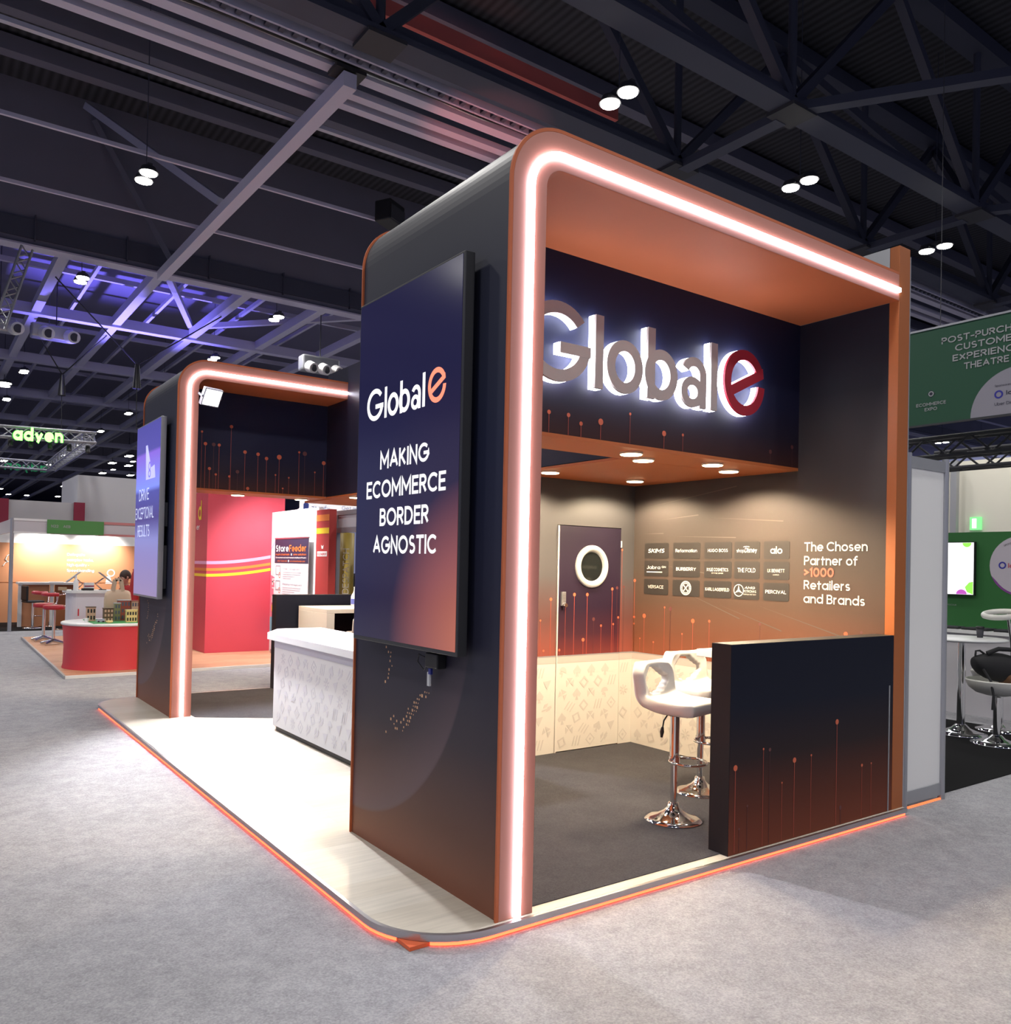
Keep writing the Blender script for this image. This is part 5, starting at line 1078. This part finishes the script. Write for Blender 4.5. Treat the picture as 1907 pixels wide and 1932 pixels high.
# white tall counter
WC = (0.20, 11.78)
t = thing('tall_counter', 'white rounded tall counter with red emblem behind the red curved counter', 'counter', (WC[0], WC[1], RZ))
def rrect(hw, hd, q): return arc(hw-q, hd-q, q, q, 0, 90, 6)+arc(-hw+q, hd-q, q, q, 90, 180, 6)+arc(-hw+q, -hd+q, q, q, 180, 270, 6)+arc(hw-q, -hd+q, q, q, 270, 360, 6)
MB().prism(rrect(0.33, 0.26, 0.12), (0, 0, 1.06), X, Yv, 1.06, mat('lilac_counter', (0.66, 0.64, 0.70), 0.5)).build('body', t)
MB().prism(rrect(0.38, 0.31, 0.15), (0, 0, 1.10), X, Yv, 0.04, M_white).build('top', t)
mb = MB(); mb.prism([(-.045, .0), (.045, -.0), (.045, .13), (-.045, .13)], (-0.20, -0.2645, 0.52), X, Zv, 0.003, M_red); mb.prism([(-.010, .0), (.010, .0), (.010, .11), (-.010, .11)], (-0.20, -0.2645, 0.70), X, Zv, 0.003, M_red); mb.build('emblem', t)
TZ = RZ+1.10
def gooseneck(x, y, label, s=1):
    t = thing('tablet_arm', label, 'tablet stand', (x, y, TZ), 0, 'tablet arms')
    MB().box((-0.05, -0.04, 0), (0.05, 0.04, 0.012), M_dark).build('base', t)
    MB().tube([(0, 0, 0.01), (0.10*s, 0, 0.10), (-0.02*s, 0, 0.20)], 0.007, M_alup, 6).tube([(0.016*s, 0, 0.01), (0.116*s, 0, 0.10), (-0.004*s, 0, 0.20)], 0.005, M_dark, 6).build('arm', t)
    MB().beam((-0.13*s, -0.01, 0.13), (0.06*s, -0.01, 0.29), 0.16, 0.012, M_alup).build('tablet', t)
gooseneck(-0.03, 11.68, 'tablet on a folding arm at the left end of the white tall counter')
gooseneck(0.38, 11.75, 'tablet on a folding arm behind the tote bag', -1)
t = thing('spray_bottle', 'white plastic bottle standing on the tall white counter', 'bottle', (-0.04, 11.55, TZ))
MB().lathe([(0.038, 0), (0.038, 0.14), (0.016, 0.18), (0.014, 0.20), (0, 0.20)], (0,0,0), M_white, 16).build('body', t); MB().cyl((0,0,0.2), (0,0,0.235), 0.012, M_white, 10).build('cap', t)
t = thing('tissue_box', 'white box with a dark red stripe on the tall white counter', 'box', (0.175, 11.74, TZ))
MB().box((-0.07, -0.05, 0.0), (0.07, 0.05, 0.12), M_white).build('box', t); MB().box((-0.071, -0.051, 0.055), (0.071, -0.05, 0.075), mat('dark_red_print', (0.3, 0.02, 0.06), 0.5)).build('stripe', t)
tag(MB().box((-0.27, 11.60, TZ), (-0.16, 11.70, TZ+0.05), mat('cardboard', (0.42, 0.30, 0.19), 0.7)).build('card_box'), 'small brown cardboard box at the left edge of the tall counter', 'box')
tag(MB().box((0.05, 11.55, TZ), (0.22, 11.64, TZ+0.035), M_black).build('leaflet_tray'), 'low black tray on the tall white counter', 'tray')
t = thing('tote_bag', 'beige cotton tote bag with a red print standing on the red counter', 'bag', (0.46, 10.92, CZ))
M_tote = mat('beige_cotton', (0.56, 0.42, 0.31), 0.85)
blob('body', t, [(-0.20, 0.0, 0.40, 0.05), (-0.185, 0.0, 0.46, 0.06), (0.0, 0.0, 0.50, 0.075), (0.17, 0.0, 0.47, 0.06), (0.19, 0.0, 0.42, 0.05)], M_tote, 1)
for a in (-0.05, 0.03): MB().beam((-0.08, a, 0.44), (-0.05, a, 0.62), 0.05, 0.006, M_tote, (0,1,0)).beam((-0.05, a, 0.62), (0.03, a, 0.62), 0.006, 0.05, M_tote).beam((0.03, a, 0.62), (0.06, a, 0.44), 0.05, 0.006, M_tote, (0,1,0)).build('handle', t)
tag(MB().box((0.50, 10.835, CZ+0.25), (0.61, 10.84, CZ+0.285), M_red).build('red_print'), 'x', 'x')
bpy.data.objects.remove(bpy.data.objects['red_print'])
MB().box((0.0, -0.086, 0.24), (0.12, -0.070, 0.275), mat('tote_print', (0.62, 0.10, 0.05), 0.6)).build('print', t)
# red arm stools
M_seat = mat('red_vinyl', (0.42, 0.022, 0.035), 0.3)
def arm_stool(x, y, rz, label, m=M_seat, sz=0.72, black=False):
    t = thing('bar_stool', label, 'stool', (x, y, RZ if not black else FZ+0.009), rz, None if black else 'red padded bar stools')
    if black:
        MB().box((-0.19, -0.19, sz-0.05), (0.19, 0.19, sz), M_black).build('seat', t, bevel=0.02)
        MB().box((-0.20, -0.19, sz), (-0.15, 0.19, sz+0.34), M_black).build('backrest', t, bevel=0.02)
    else:
        MB().lathe([(0.0, sz-0.075), (0.18, sz-0.07), (0.19, sz-0.04), (0.185, sz), (0.15, sz+0.012), (0, sz+0.014)], (0,0,0), m, 32).build('seat', t)
        MB().tube([(0.19*math.cos(a), 0.19*math.sin(a), sz+0.21) for a in [PI*0.55+PI*0.9*i/14 for i in range(15)]], 0.035, m, 10).build('backrest', t)
        mb = MB()
        for s in (-1, 1): mb.tube([(-0.03, s*0.19, sz+0.21), (0.10, s*0.21, sz+0.22), (0.17, s*0.20, sz+0.15), (0.15, s*0.18, sz+0.02), (0.05, s*0.15, sz-0.03)], 0.012, M_chrome, 8)
        mb.build('armrest', t)
    MB().cyl((0,0,0.05), (0,0,sz-0.05), 0.028, M_chrome, 16).build('pole', t)
    if black: MB().lathe([(0.2, 0), (0.2, 0.01), (0.1, 0.03), (0.04, 0.06), (0, 0.06)], (0,0,0), M_chrome, 32).build('base', t)
    else:
        mb = MB()
        for k in range(4): a = k*PI/2+0.5; mb.tube([(0,0,0.08), (0.12*math.cos(a), 0.12*math.sin(a), 0.052), (0.24*math.cos(a), 0.24*math.sin(a), 0.024)], [0.04, 0.03, 0.022], M_chrome, 8)
        mb.build('base', t)
    MB().tube([(0,0,0.28), (0.16, -0.10, 0.28), (0.18, 0.0, 0.28), (0.16, 0.10, 0.28), (0,0,0.28)], 0.009, M_chrome, 6).build('footrest', t)
    return t
arm_stool(0.02, 14.35, 0.4, 'red padded bar stool with chrome arms, nearer of the two on the wood platform')
arm_stool(-0.05, 15.15, 0.3, 'red padded bar stool with chrome arms, farther of the two on the wood platform')
arm_stool(0.16, 18.9, 0.2, 'black square-backed bar stool by the orange stand table', black=True, sz=0.64)
# people in red at the red stand
def person(name, label, joints, edges, root, m, loc, head, hair=None, facedir=(-1, 0, 0), hood=None):
    me = bpy.data.meshes.new('p'); me.from_pydata([j[0] for j in joints], edges, [])
    o = bpy.data.objects.new('p', me); COL.objects.link(o)
    sk = o.modifiers.new('s', 'SKIN'); su = o.modifiers.new('u', 'SUBSURF'); su.levels = 2; su.render_levels = 2
    for i, v in enumerate(me.skin_vertices[0].data): v.radius = (joints[i][1], joints[i][2] if len(joints[i]) > 2 else joints[i][1]); v.use_root = (i == root)
    r = bpy.data.meshes.new_from_object(o.evaluated_get(bpy.context.evaluated_depsgraph_get())); bpy.data.objects.remove(o)
    r.polygons.foreach_set('use_smooth', [True]*len(r.polygons))
    r.materials.clear()
    for k in m: r.materials.append(k)
    hx = Vector(head)
    for p in r.polygons:
        z = p.center.z
        p.material_index = 0 if p.center.z < 0.86 and len(m) > 2 else 1 if (p.center-hx).length > 0.16 else len(m)-1
        if len(m) > 2 and p.center.z >= 0.86 and (p.center-hx).length > 0.16: p.material_index = 1
    ob = bpy.data.objects.new(name, r); COL.objects.link(ob); ob.location = loc
    tag(ob, label, 'person')
    f = Vector(facedir).normalized(); side = f.cross(Vector((0,0,1)))
    face = MB()
    for s in (-1, 1):
        e = hx+f*0.098+side*(s*0.034)+Vector((0,0,0.012)); face.cyl(e, e+f*0.006, 0.011, M_black, 10)
    nn = hx+f*0.10; face.cyl(nn+Vector((0,0,0.01)), nn+f*0.028+Vector((0,0,-0.03)), 0.010, m[-1], 8, 0.016)
    mo = hx+f*0.094+Vector((0,0,-0.062)); face.beam(mo-side*0.024, mo+side*0.024, 0.012, 0.012, mat('lips', (0.35, 0.10, 0.09), 0.5))
    for s in (-1, 1):
        e = hx+side*(s*0.085); face.cyl(e-f*0.01, e+f*0.012, 0.026, m[-1], 10)
    face.build('face', ob)
    if hair:
        mb = MB(); n = 20; V = []; F = []
        for i in range(8):
            a = i/7*PI*0.62
            for j in range(n):
                b = 2*PI*j/n; d = Vector((math.sin(a)*math.cos(b)*0.105, math.sin(a)*math.sin(b)*0.098, math.cos(a)*0.128))
                V.append(hx+Vector((0,0,0.02))-f*0.03+d)
        for i in range(7):
            for j in range(n): F.append((i*n+j, i*n+(j+1) % n, (i+1)*n+(j+1) % n, (i+1)*n+j))
        mb.add(V, F, hair, True); mb.build('hair', ob)
    return ob
M_skin = mat('skin', (0.50, 0.29, 0.21), 0.55); M_jkt = mat('red_jacket', (0.40, 0.018, 0.02), 0.7); M_trs = mat('dark_trousers', (0.03, 0.03, 0.04), 0.8); M_hair = mat('dark_brown_hair', (0.035, 0.018, 0.012), 0.6)
def figure(bend, head_off, arms):
    """standing or leaning person; bend shifts the upper body"""
    bx, bz = bend
    J = [((0, 0, 0.93), 0.15, 0.11), ((bx*0.4, 0, 1.12), 0.145, 0.11), ((bx*0.9, 0, 1.33+bz), 0.165, 0.12), ((bx*1.1, 0, 1.46+bz), 0.065), ((bx*1.15+head_off[0], head_off[1], 1.52+bz+head_off[2]), 0.06), ((bx*1.2+head_off[0], head_off[1], 1.58+bz+head_off[2]), 0.088, 0.10), ((bx*1.2+head_off[0], head_off[1], 1.70+bz+head_off[2]), 0.085, 0.095)]
    E = [(0,1),(1,2),(2,3),(3,4),(4,5),(5,6)]
    for s in (-1, 1):
        k = len(J); J += [((bx, s*0.19, 1.38+bz), 0.065), ((bx+arms[0], s*0.24, 1.14+bz), 0.05), ((bx+arms[1], s*0.20, 1.00+bz), 0.04), ((bx+arms[1]+0.08, s*0.18, 0.99+bz), 0.035)]
        E += [(2,k),(k,k+1),(k+1,k+2),(k+2,k+3)]
    for s in (-1, 1):
        k = len(J); J += [((0, s*0.10, 0.80), 0.095), ((0.02, s*0.11, 0.46), 0.065), ((0, s*0.11, 0.09), 0.045), ((-0.14 if bx < 0 else 0.14, s*0.11, 0.04), 0.04)]
        E += [(0,k),(k,k+1),(k+1,k+2),(k+2,k+3)]
    return J, E
def hands(ob, J, idx, f, m):
    for i in idx:
        w = Vector(J[i][0]); mb = MB()
        f = Vector(f); sd = Vector((0, 1, 0))
        mb.cyl(w, w+f*0.05, 0.026, m, 10, 0.036)
        for k in range(4):
            a = w+f*0.05+sd*(-0.024+k*0.016); L = (0.062, 0.072, 0.068, 0.052)[k]
            mb.tube([a, a+f*L*0.5+Vector((0,0,-0.006)), a+f*L*0.85+Vector((0,0,-0.026))], [0.009, 0.008, 0.006], m, 6)
        a = w+f*0.018+sd*0.03; mb.tube([a, a+f*0.03+sd*0.018, a+f*0.055+sd*0.016], [0.010, 0.009, 0.007], m, 6)
        mb.build('hand', ob)
# seated person, face turned to the left
def seated():
    J = [((0, 0, 0.56), 0.16, 0.12), ((-0.02, 0, 0.78), 0.14, 0.11), ((-0.04, 0, 0.99), 0.165, 0.115), ((-0.06, 0, 1.10), 0.06), ((-0.08, 0, 1.14), 0.055), ((-0.10, 0, 1.20), 0.085, 0.10), ((-0.095, 0, 1.32), 0.085, 0.095)]
    E = [(0,1),(1,2),(2,3),(3,4),(4,5),(5,6)]
    for s in (-1, 1):
        k = len(J); J += [((-0.04, s*0.18, 1.03), 0.065), ((-0.12, s*0.23, 0.82), 0.05), ((-0.33, s*0.16, 0.80), 0.04), ((-0.40, s*0.14, 0.80), 0.033)]; E += [(2,k),(k,k+1),(k+1,k+2),(k+2,k+3)]
    for s in (-1, 1):
        k = len(J); J += [((-0.15, s*0.10, 0.55), 0.09), ((-0.42, s*0.11, 0.55), 0.068), ((-0.42, s*0.11, 0.12), 0.045), ((-0.54, s*0.11, 0.05), 0.04)]; E += [(0,k),(k,k+1),(k+1,k+2),(k+2,k+3)]
    return J, E
J, E_ = seated()
p = person('person', 'seated person in a red jacket with dark hair, face turned down to the left', J, E_, 0, [M_jkt, M_jkt, M_skin], (1.25, 14.10, RZ), (-0.10, 0, 1.26), M_hair, (-0.95, -0.3, -0.1))
p.rotation_euler.z = 0.25
hands(p, J, (10, 14), (-1, 0, 0), M_skin)
t = thing('office_stool', 'low grey stool under the seated person in red', 'stool', (1.25, 14.10, RZ))
MB().cyl((0,0,0.38), (0,0,0.44), 0.2, M_dark, 24).build('seat', t); MB().cyl((0,0,0.0), (0,0,0.38), 0.03, M_chrome, 12).build('pole', t); MB().cyl((0,0,0), (0,0,0.02), 0.2, M_chrome, 24).build('base', t)
J, E_ = figure((0.06, 0.0), (0.03, 0.0, 0.0), (0.10, 0.26))
p = person('person', 'standing person in a red hooded top seen behind the bluish screen, back turned', J, E_, 0, [M_trs, M_jkt, M_jkt], (1.215, 13.47, RZ-0.001), (0.10, 0, 1.64), None, (1, 0.1, -0.1))
hands(p, J, (10, 14), (1, 0, 0), M_skin)

# ================================================================== LEFT HAND NEIGHBOURS: ORANGE SHELL STAND
M_orw = mat('orange_wall_vinyl', (0.56, 0.25, 0.125), 0.5)
t = thing('orange_stand_wall', 'orange printed back wall of the shell stand with white header', 'wall panel', (0, 21.0, FZ))
MB().box((-6, 0, 0), (4.6, 0.1, 2.0), M_orw).build('orange_panel', t)
MB().box((-6, 0, 2.0), (4.6, 0.1, 2.35), M_matw).build('header', t)
MB().box((-6, -0.006, 1.005), (4.6, 0.0, 1.015), mat('orange_joint', (0.30, 0.10, 0.03), 0.5)).build('joint', t)
M_wv = mat('white_vinyl', (0.85, 0.82, 0.78), 0.5)
mb = MB()
for s, z, w_ in (('Delegate', 1.70, 0.42), ('complex tasks,', 1.56, 0.62), ('high quality -', 1.43, 0.52), ('Speed handling', 1.285, 0.64)): mb.text(s, (1.13, -0.005, z), X, Zv, 0.075, M_wv, width=w_, bold=0.03)
mb.build('slogan_lettering', t)
mb = MB(); mb.tube([(-0.10, -0.012, 1.72), (-0.20, -0.012, 1.68), (-0.24, -0.012, 1.58), (-0.18, -0.012, 1.52), (-0.24, -0.012, 1.50), (-0.29, -0.012, 1.42)], 0.012, M_wv, 6); mb.build('scribble', t)
mb = MB(); mb.strip(arc(2.18, 1.27, 0.10, 0.10, 0, 360, 24), arc(2.18, 1.27, 0.07, 0.07, 0, 360, 24), (0, -0.005, 0), X, Zv, 0.003, M_wv); mb.prism([(2.05, 0.98), (2.22, 0.98), (2.16, 1.18), (2.08, 1.18)], (0, -0.005, 0), X, Zv, 0.003, M_wv); mb.build('white_motif', t)
t = thing('shell_stand', 'white shell scheme frame with corner post and fascia over the orange stand', 'shell frame', (-0.37, 18.06, FZ))
MB().cyl((0, 0, 0), (0, 0, 2.50), 0.04, M_alup, 10).build('post', t)
MB().box((0, -0.02, 2.19), (4.6, 0.02, 2.48), mat('fascia_white', (0.55, 0.53, 0.56), 0.5)).build('fascia_panel', t)
MB().box((0, -0.03, 2.45), (4.6, 0.03, 2.50), M_matw).box((0, -0.03, 2.17), (4.6, 0.03, 2.21), M_matw).build('rail', t)
MB().box((-0.02, -0.02, 2.19), (0.02, 2.9, 2.48), mat('fascia_white', None)).build('side_fascia', t)
MB().box((1.72, -0.032, 2.44), (4.6, -0.03, 2.50), mat('pink_rail', (0.55, 0.22, 0.22), 0.5)).box((1.72, -0.032, 2.17), (4.6, -0.03, 2.22), mat('pink_rail', None)).build('pink_edge', t)
M_nb = mat('green_name_board', (0.085, 0.27, 0.075), 0.5)
t = thing('name_board', 'green name board on the white fascia reading N22', 'sign', (0.30, 18.02, 2.14))
MB().box((0, -0.015, 0), (1.16, 0.0, 0.31), M_nb).build('board', t)
mb = MB(); mb.text('N22', (0.08, -0.017, 0.135), X, Zv, 0.06, M_textg, width=0.145, bold=0.03); mb.build('lettering', t); MB().text('AEB', (0.32, -0.017, 0.135), X, Zv, 0.06, M_textg, width=0.145, bold=0.03).build('lettering', t)
tag(MB().box((-3.5, 18.2, FZ+0.001), (4.4, 20.98, FZ+0.008), mat('black_carpet', None)).build('carpet'), 'dark carpet of the orange shell stand', 'carpet')
for i, (x, t_) in enumerate(((0.55, 'left'), (1.85, 'right'))):
    s = thing('arm_spotlight', 'bright stand spotlight on an arm above the orange wall, %s one' % t_, 'spotlight', (x, 20.25, 2.30), 0, 'orange stand spotlights')
    MB().cyl((0, 0.05, 0), (0, -0.08, 0.05), 0.04, M_alup, 12).build('lamp_head', s)
    MB().cyl((0, -0.05, 0.04), (0, -2.15, 0.05), 0.012, M_alup, 8).build('arm', s)
    lamp('spot_beam', 'SPOT', (0, 0.10, -0.03), 270, (1.0, 0.93, 0.84), parent=s, size=0.05, angle=math.radians(105), blend=0.8).rotation_euler = (math.radians(48), 0, 0)
t = thing('orange_table', 'white framed high table with orange front panel in the shell stand', 'table', (0, 0, 0))
MB().box((-0.10, 19.3, 0.95), (1.15, 19.95, 1.0), M_matw).build('top', t)
MB().box((-0.06, 19.40, FZ+0.008), (0.55, 19.44, 0.95), M_orw).box((0.66, 19.40, FZ+0.008), (1.10, 19.44, 0.95), mat('orange_shade', (0.30, 0.10, 0.035), 0.5)).build('front_panel', t)  # right panel is the same orange with its shade painted in
for x in (-0.10, 0.56): MB().box((x, 19.34, FZ+0.008), (x+0.08, 19.42, 0.95), M_matw).build('leg', t)
tag(MB().box((0.55, 19.4, 1.0), (0.85, 19.6, 1.02), M_white).build('brochure'), 'white brochures lying on the orange table', 'brochure')
# big white and red blocks behind
M_wb2 = mat('white_stand_block', (0.50, 0.50, 0.52), 0.6); M_rb = mat('dark_red_block', (0.26, 0.018, 0.05), 0.6)
for (a, b, l, m) in (((1.62, 23.0, FZ), (6.5, 26, 3.95), 'tall plain white stand wall behind the orange stand', M_wb2), ((-0.05, 22.9, FZ), (1.52, 23.4, 3.14), 'lower white stand wall behind the orange stand', M_wb2)):
    tag(MB().box(a, b, m).build('stand_block'), l, 'stand wall')
for (a, b, l) in (((1.52, 22.85, FZ), (1.80, 22.9, 3.16), 'narrow dark red stand panel between the two white stand walls'), ((-4.0, 22.85, FZ), (-0.05, 22.95, 3.16), 'dark red stand wall at the left edge of the photo')):
    tag(MB().box(a, b, M_rb).build('stand_block'), l, 'stand wall')
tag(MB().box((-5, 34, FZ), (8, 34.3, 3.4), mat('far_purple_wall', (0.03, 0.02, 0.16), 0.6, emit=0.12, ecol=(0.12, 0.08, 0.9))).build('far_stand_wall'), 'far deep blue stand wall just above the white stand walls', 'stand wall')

# ================================================================== RED WALL, WHITE STAND, BANNERS SEEN THROUGH THE FAR PORTAL
t = thing('red_stand_wall', 'tall red stand wall with pink, orange and yellow stripes', 'stand wall', (0, 0, RZ))
MB().box((2.03, 11.76, 0), (3.42, 13.6, 2.84), M_redw).build('wall', t)
Mpk = mat('pink_stripe', (0.75, 0.35, 0.55), 0.5); Mos = mat('orange_stripe', (0.72, 0.22, 0.04), 0.5); Myl = mat('yellow_stripe', (0.85, 0.62, 0.03), 0.5)
mb = MB()
for z0, z1, h, m in ((1.58, 1.71, 0.055, Mpk), (1.46, 1.58, 0.05, Mos), (1.36, 1.48, 0.05, Myl)):
    pts = [(2.03+1.14*i/14, z0+(z1-z0)*(i/14)**1.8) for i in range(15)]
    mb.strip([(a, b+h/2) for a, b in pts], [(a, b-h/2) for a, b in pts], (0, 11.757, 0), X, Zv, 0.002, m)
    mb.prism([(-13.5, z0-h/2), (-11.76, z0-h/2), (-11.76, z0+h/2), (-13.5, z0+h/2)], (2.027, 0, 0), NY, Zv, 0.002, m)
mb.build('stripes', t)
MB().text('d', (2.026, 12.33, 2.34), NY, Zv, 0.34, Myl, bold=0.03, width=0.20).build('yellow_letter', t)
mb = MB(); mb.text('er', (2.026, 12.42, 2.17), NY, Zv, 0.10, M_wv, width=0.20); mb.build('lettering', t)
t = thing('white_stand_wall', 'white stand wall with pale pink and yellow arcs beside the red wall', 'stand wall', (3.18, 0, RZ))
MB().box((0, 9.62, 0), (0.08, 11.75, 2.52), mat('bright_white_panel', (0.85, 0.84, 0.85), 0.5)).build('panel', t)
mb = MB()
pts = [(-11.75+1.45*i/16, 1.85+0.68*math.sin(i/16*PI/2)) for i in range(17)]; mb.strip([(a, b+.018) for a, b in pts], [(a, b-.018) for a, b in pts], (-0.002, 0, 0), NY, Zv, 0.001, mat('pale_pink', (0.80, 0.50, 0.66), 0.5))
pts = [(-11.2+1.5*i/16, 1.98+0.5*math.sin(i/16*PI/2)) for i in range(17)]; mb.strip([(a, b+.018) for a, b in pts], [(a, b-.018) for a, b in pts], (-0.002, 0, 0), NY, Zv, 0.001, mat('pale_yellow', (0.84, 0.78, 0.55), 0.5))
mb.prism([(-11.74, 0.62), (-11.35, 0.62), (-11.35, 1.30), (-11.74, 1.38)], (-0.002, 0, 0), NY, Zv, 0.001, mat('rose_print', (0.72, 0.22, 0.30), 0.5)); mb.prism([(-11.74, 0.36), (-11.35, 0.36), (-11.35, 0.62), (-11.74, 0.62)], (-0.002, 0, 0), NY, Zv, 0.001, mat('aqua_print', (0.15, 0.50, 0.60), 0.5))
for k, c in enumerate('RTBH'): mb.text(c, (-0.004, 11.66, 1.20-k*0.16), NY, Zv, 0.12, M_wv if k != 3 else Myl, width=0.22, bold=0.05)
mb.build('printed_arcs', t)
t = thing('roller_banner', 'roller banner with dark header and white lower half in front of the white stand wall', 'banner', (3.10, 9.82, RZ))
MB().box((0, 0, 0.06), (0.01, 1.52, 2.03), mat('banner_white', (0.80, 0.79, 0.80), 0.5)).build('sheet', t)
MB().box((-0.05, 0, 0), (0.07, 1.52, 0.07), M_alu).build('base', t)
MB().box((-0.01, 0, 2.02), (0.02, 1.52, 2.045), M_alu).build('top_rail', t)
mb = MB(); mb.box((-0.003, 0.0, 1.60), (0, 1.52, 2.02), mat('banner_navy', (0.015, 0.018, 0.045), 0.5)); Mor2 = mat('banner_orange', (0.70, 0.16, 0.03), 0.5)
mb.text('Store', (-0.005, 1.46, 1.80), NY, Zv, 0.115, M_wv, width=0.60, bold=0.035); mb.text('Feeder', (-0.005, 0.83, 1.80), NY, Zv, 0.115, Mor2, width=0.74, bold=0.035)
mb.text('multi channels', (-0.005, 1.46, 1.735), NY, Zv, 0.035, Mor2, width=0.64, bold=0.02); mb.text('one solution', (-0.005, 0.64, 1.735), NY, Zv, 0.035, Mor2, width=0.56, bold=0.02); mb.cyl((-0.003, 0.73, 1.75), (-0.006, 0.73, 1.75), 0.02, M_wv, 10)
mb.text('Enterprise level multichannel retailing software', (-0.005, 1.46, 1.685), NY, Zv, 0.025, M_wv, width=1.38, bold=0.02); mb.text('0113 7640 332', (-0.005, 1.38, 1.625), NY, Zv, 0.026, Mor2, width=0.46, bold=0.02); mb.text('www.storefeeder.com', (-0.005, 0.80, 1.625), NY, Zv, 0.026, Mor2, width=0.68, bold=0.02); mb.cyl((-0.003, 0.86, 1.637), (-0.006, 0.86, 1.637), 0.02, M_wv, 10)
mb.build('header_print', t)
Mgp = mat('banner_grey_print', (0.30, 0.30, 0.34), 0.5); Mgl = mat('banner_pale_print', (0.52, 0.52, 0.56), 0.5)
mb = MB()
for k, s in enumerate(('Order Management', 'Shipping Management', 'Inventory Management')):
    z = 1.49-k*0.265; mb.text(s, (-0.003, 1.12, z), NY, Zv, 0.035, Mgp, width=0.78 if k == 0 else 0.88)
    for j in range(4): mb.prism([(-1.12, z-0.05-j*0.036), (-1.12+(0.82, 0.80, 0.55, 0.38)[j], z-0.05-j*0.036), (-1.12+(0.82, 0.80, 0.55, 0.38)[j], z-0.036-j*0.036), (-1.12, z-0.036-j*0.036)], (-0.003, 0, 0), NY, Zv, 0.001, Mgl)
    q = [(-1.46, z-0.10), (-1.24, z-0.10), (-1.24, z+0.07), (-1.46, z+0.07)]; q2 = [(-1.44, z-0.085), (-1.26, z-0.085), (-1.26, z+0.055), (-1.44, z+0.055)]
    mb.strip(q+q[:1], q2+q2[:1], (-0.003, 0, 0), NY, Zv, 0.001, Mgp); mb.strip(arc(-1.27, z-0.10, 0.05, 0.05, 0, 360, 14), arc(-1.27, z-0.10, 0.04, 0.04, 0, 360, 14), (-0.004, 0, 0), NY, Zv, 0.001, Mor2)
mb.build('list_print', t)
t = thing('red_pillar', 'slim red pillar with orange and yellow bands at its top beside the white stand wall', 'pillar panel', (3.10, 9.02, RZ))
MB().box((0, 0, 0), (0.12, 0.50, 2.46), mat('pillar_red', (0.42, 0.045, 0.04), 0.5)).build('column', t)
MB().box((-0.003, 0.0, 2.28), (0, 0.50, 2.38), Mos).box((-0.003, 0, 2.08), (0, 0.50, 2.17), Myl).build('bands', t)
mb = MB(); mb.box((-0.003, 0.06, 1.72), (0, 0.44, 1.80), M_wv); mb.text('CLICK&DROP', (-0.004, 0.42, 1.74), NY, Zv, 0.035, M_red, width=0.34, bold=0.02); mb.prism([(-.27, 1.84), (-.21, 1.84), (-.19, 1.90), (-.24, 1.88), (-.29, 1.90)], (-0.003, 0, 0), NY, Zv, 0.001, M_wv); mb.build('emblem', t)
t = thing('grey_stand_frame', 'grey aluminium stand frame beyond the red pillar', 'stand frame', (3.32, 8.3, RZ))
MB().box((0, 0.92, 0), (0.06, 1.02, 2.45), M_alup).build('post', t); MB().box((0, -1.0, 2.10), (0.06, 0.92, 2.18), M_alup).box((0, -1.0, 2.38), (0.06, 0.92, 2.45), M_alup).build('rail', t)
MB().box((0.02, -1.0, 2.18), (0.05, 0.92, 2.38), mat('frame_infill', (0.55, 0.55, 0.60), 0.5)).build('infill', t)
t = thing('despatch_banner', 'tall curved olive gold banner with white vertical lettering beyond the grey frame', 'banner', (3.65, 9.57, RZ))
MB().lathe([(0.13, 0), (0.13, 2.12), (0, 2.12)], (0,0,0), mat('olive_gold', (0.29, 0.20, 0.025), 0.45), 40).build('column', t)
mb = MB(); mb.text('* DESPATCH', (-0.42*0.1345+0.91*0.05, -0.91*0.1345-0.42*0.05, 1.06), Zv, (-0.91, 0.42, 0), 0.10, M_wv, width=0.80); mb.build('lettering', t)
tag(MB().box((4.3, 6.4, FZ), (4.4, 9.8, 2.2), mat('far_navy_panel', (0.03, 0.035, 0.10), 0.5)).build('far_panel'), 'dark blue panels glimpsed at the right of the olive banner', 'stand wall')
t = thing('white_header_sign', 'bright white header sign with blue lettering high behind the red pillar', 'sign', (4.62, 14.0, 2.65))
MB().box((0, 0, 0), (3.6, 0.08, 0.40), mat('white_lightbox', (0.9, 0.9, 0.92), 0.5, emit=0.55, ecol=(1, 1, 1))).build('lightbox', t)
for a in (0.1, 3.5): MB().cyl((a, 0.04, FZ-2.65+0.037), (a, 0.04, 0.0), 0.03, M_alup, 10).build('post', t)
mb = MB(); Mbl = mat('header_blue', (0.06, 0.10, 0.45), 0.5); mb.text('zoonify', (0.24, -0.003, 0.10), X, Zv, 0.11, Mbl, width=0.42); mb.prism([(0.06, 0.06), (0.18, 0.06), (0.18, 0.22), (0.12, 0.28), (0.06, 0.22)], (0, -0.003, 0), X, Zv, 0.002, Mbl); mb.text('Get more sales', (0.95, -0.003, 0.14), X, Zv, 0.09, mat('header_blue2', (0.25, 0.3, 0.6), 0.5), width=0.9); mb.build('lettering', t)
lamp('white_stand_wash', 'SPOT', (2.2, 10.2, 3.3), 600, (1.0, 0.97, 1.0), target=(3.18, 10.7, 1.6), size=0.1, angle=math.radians(110), blend=0.8)
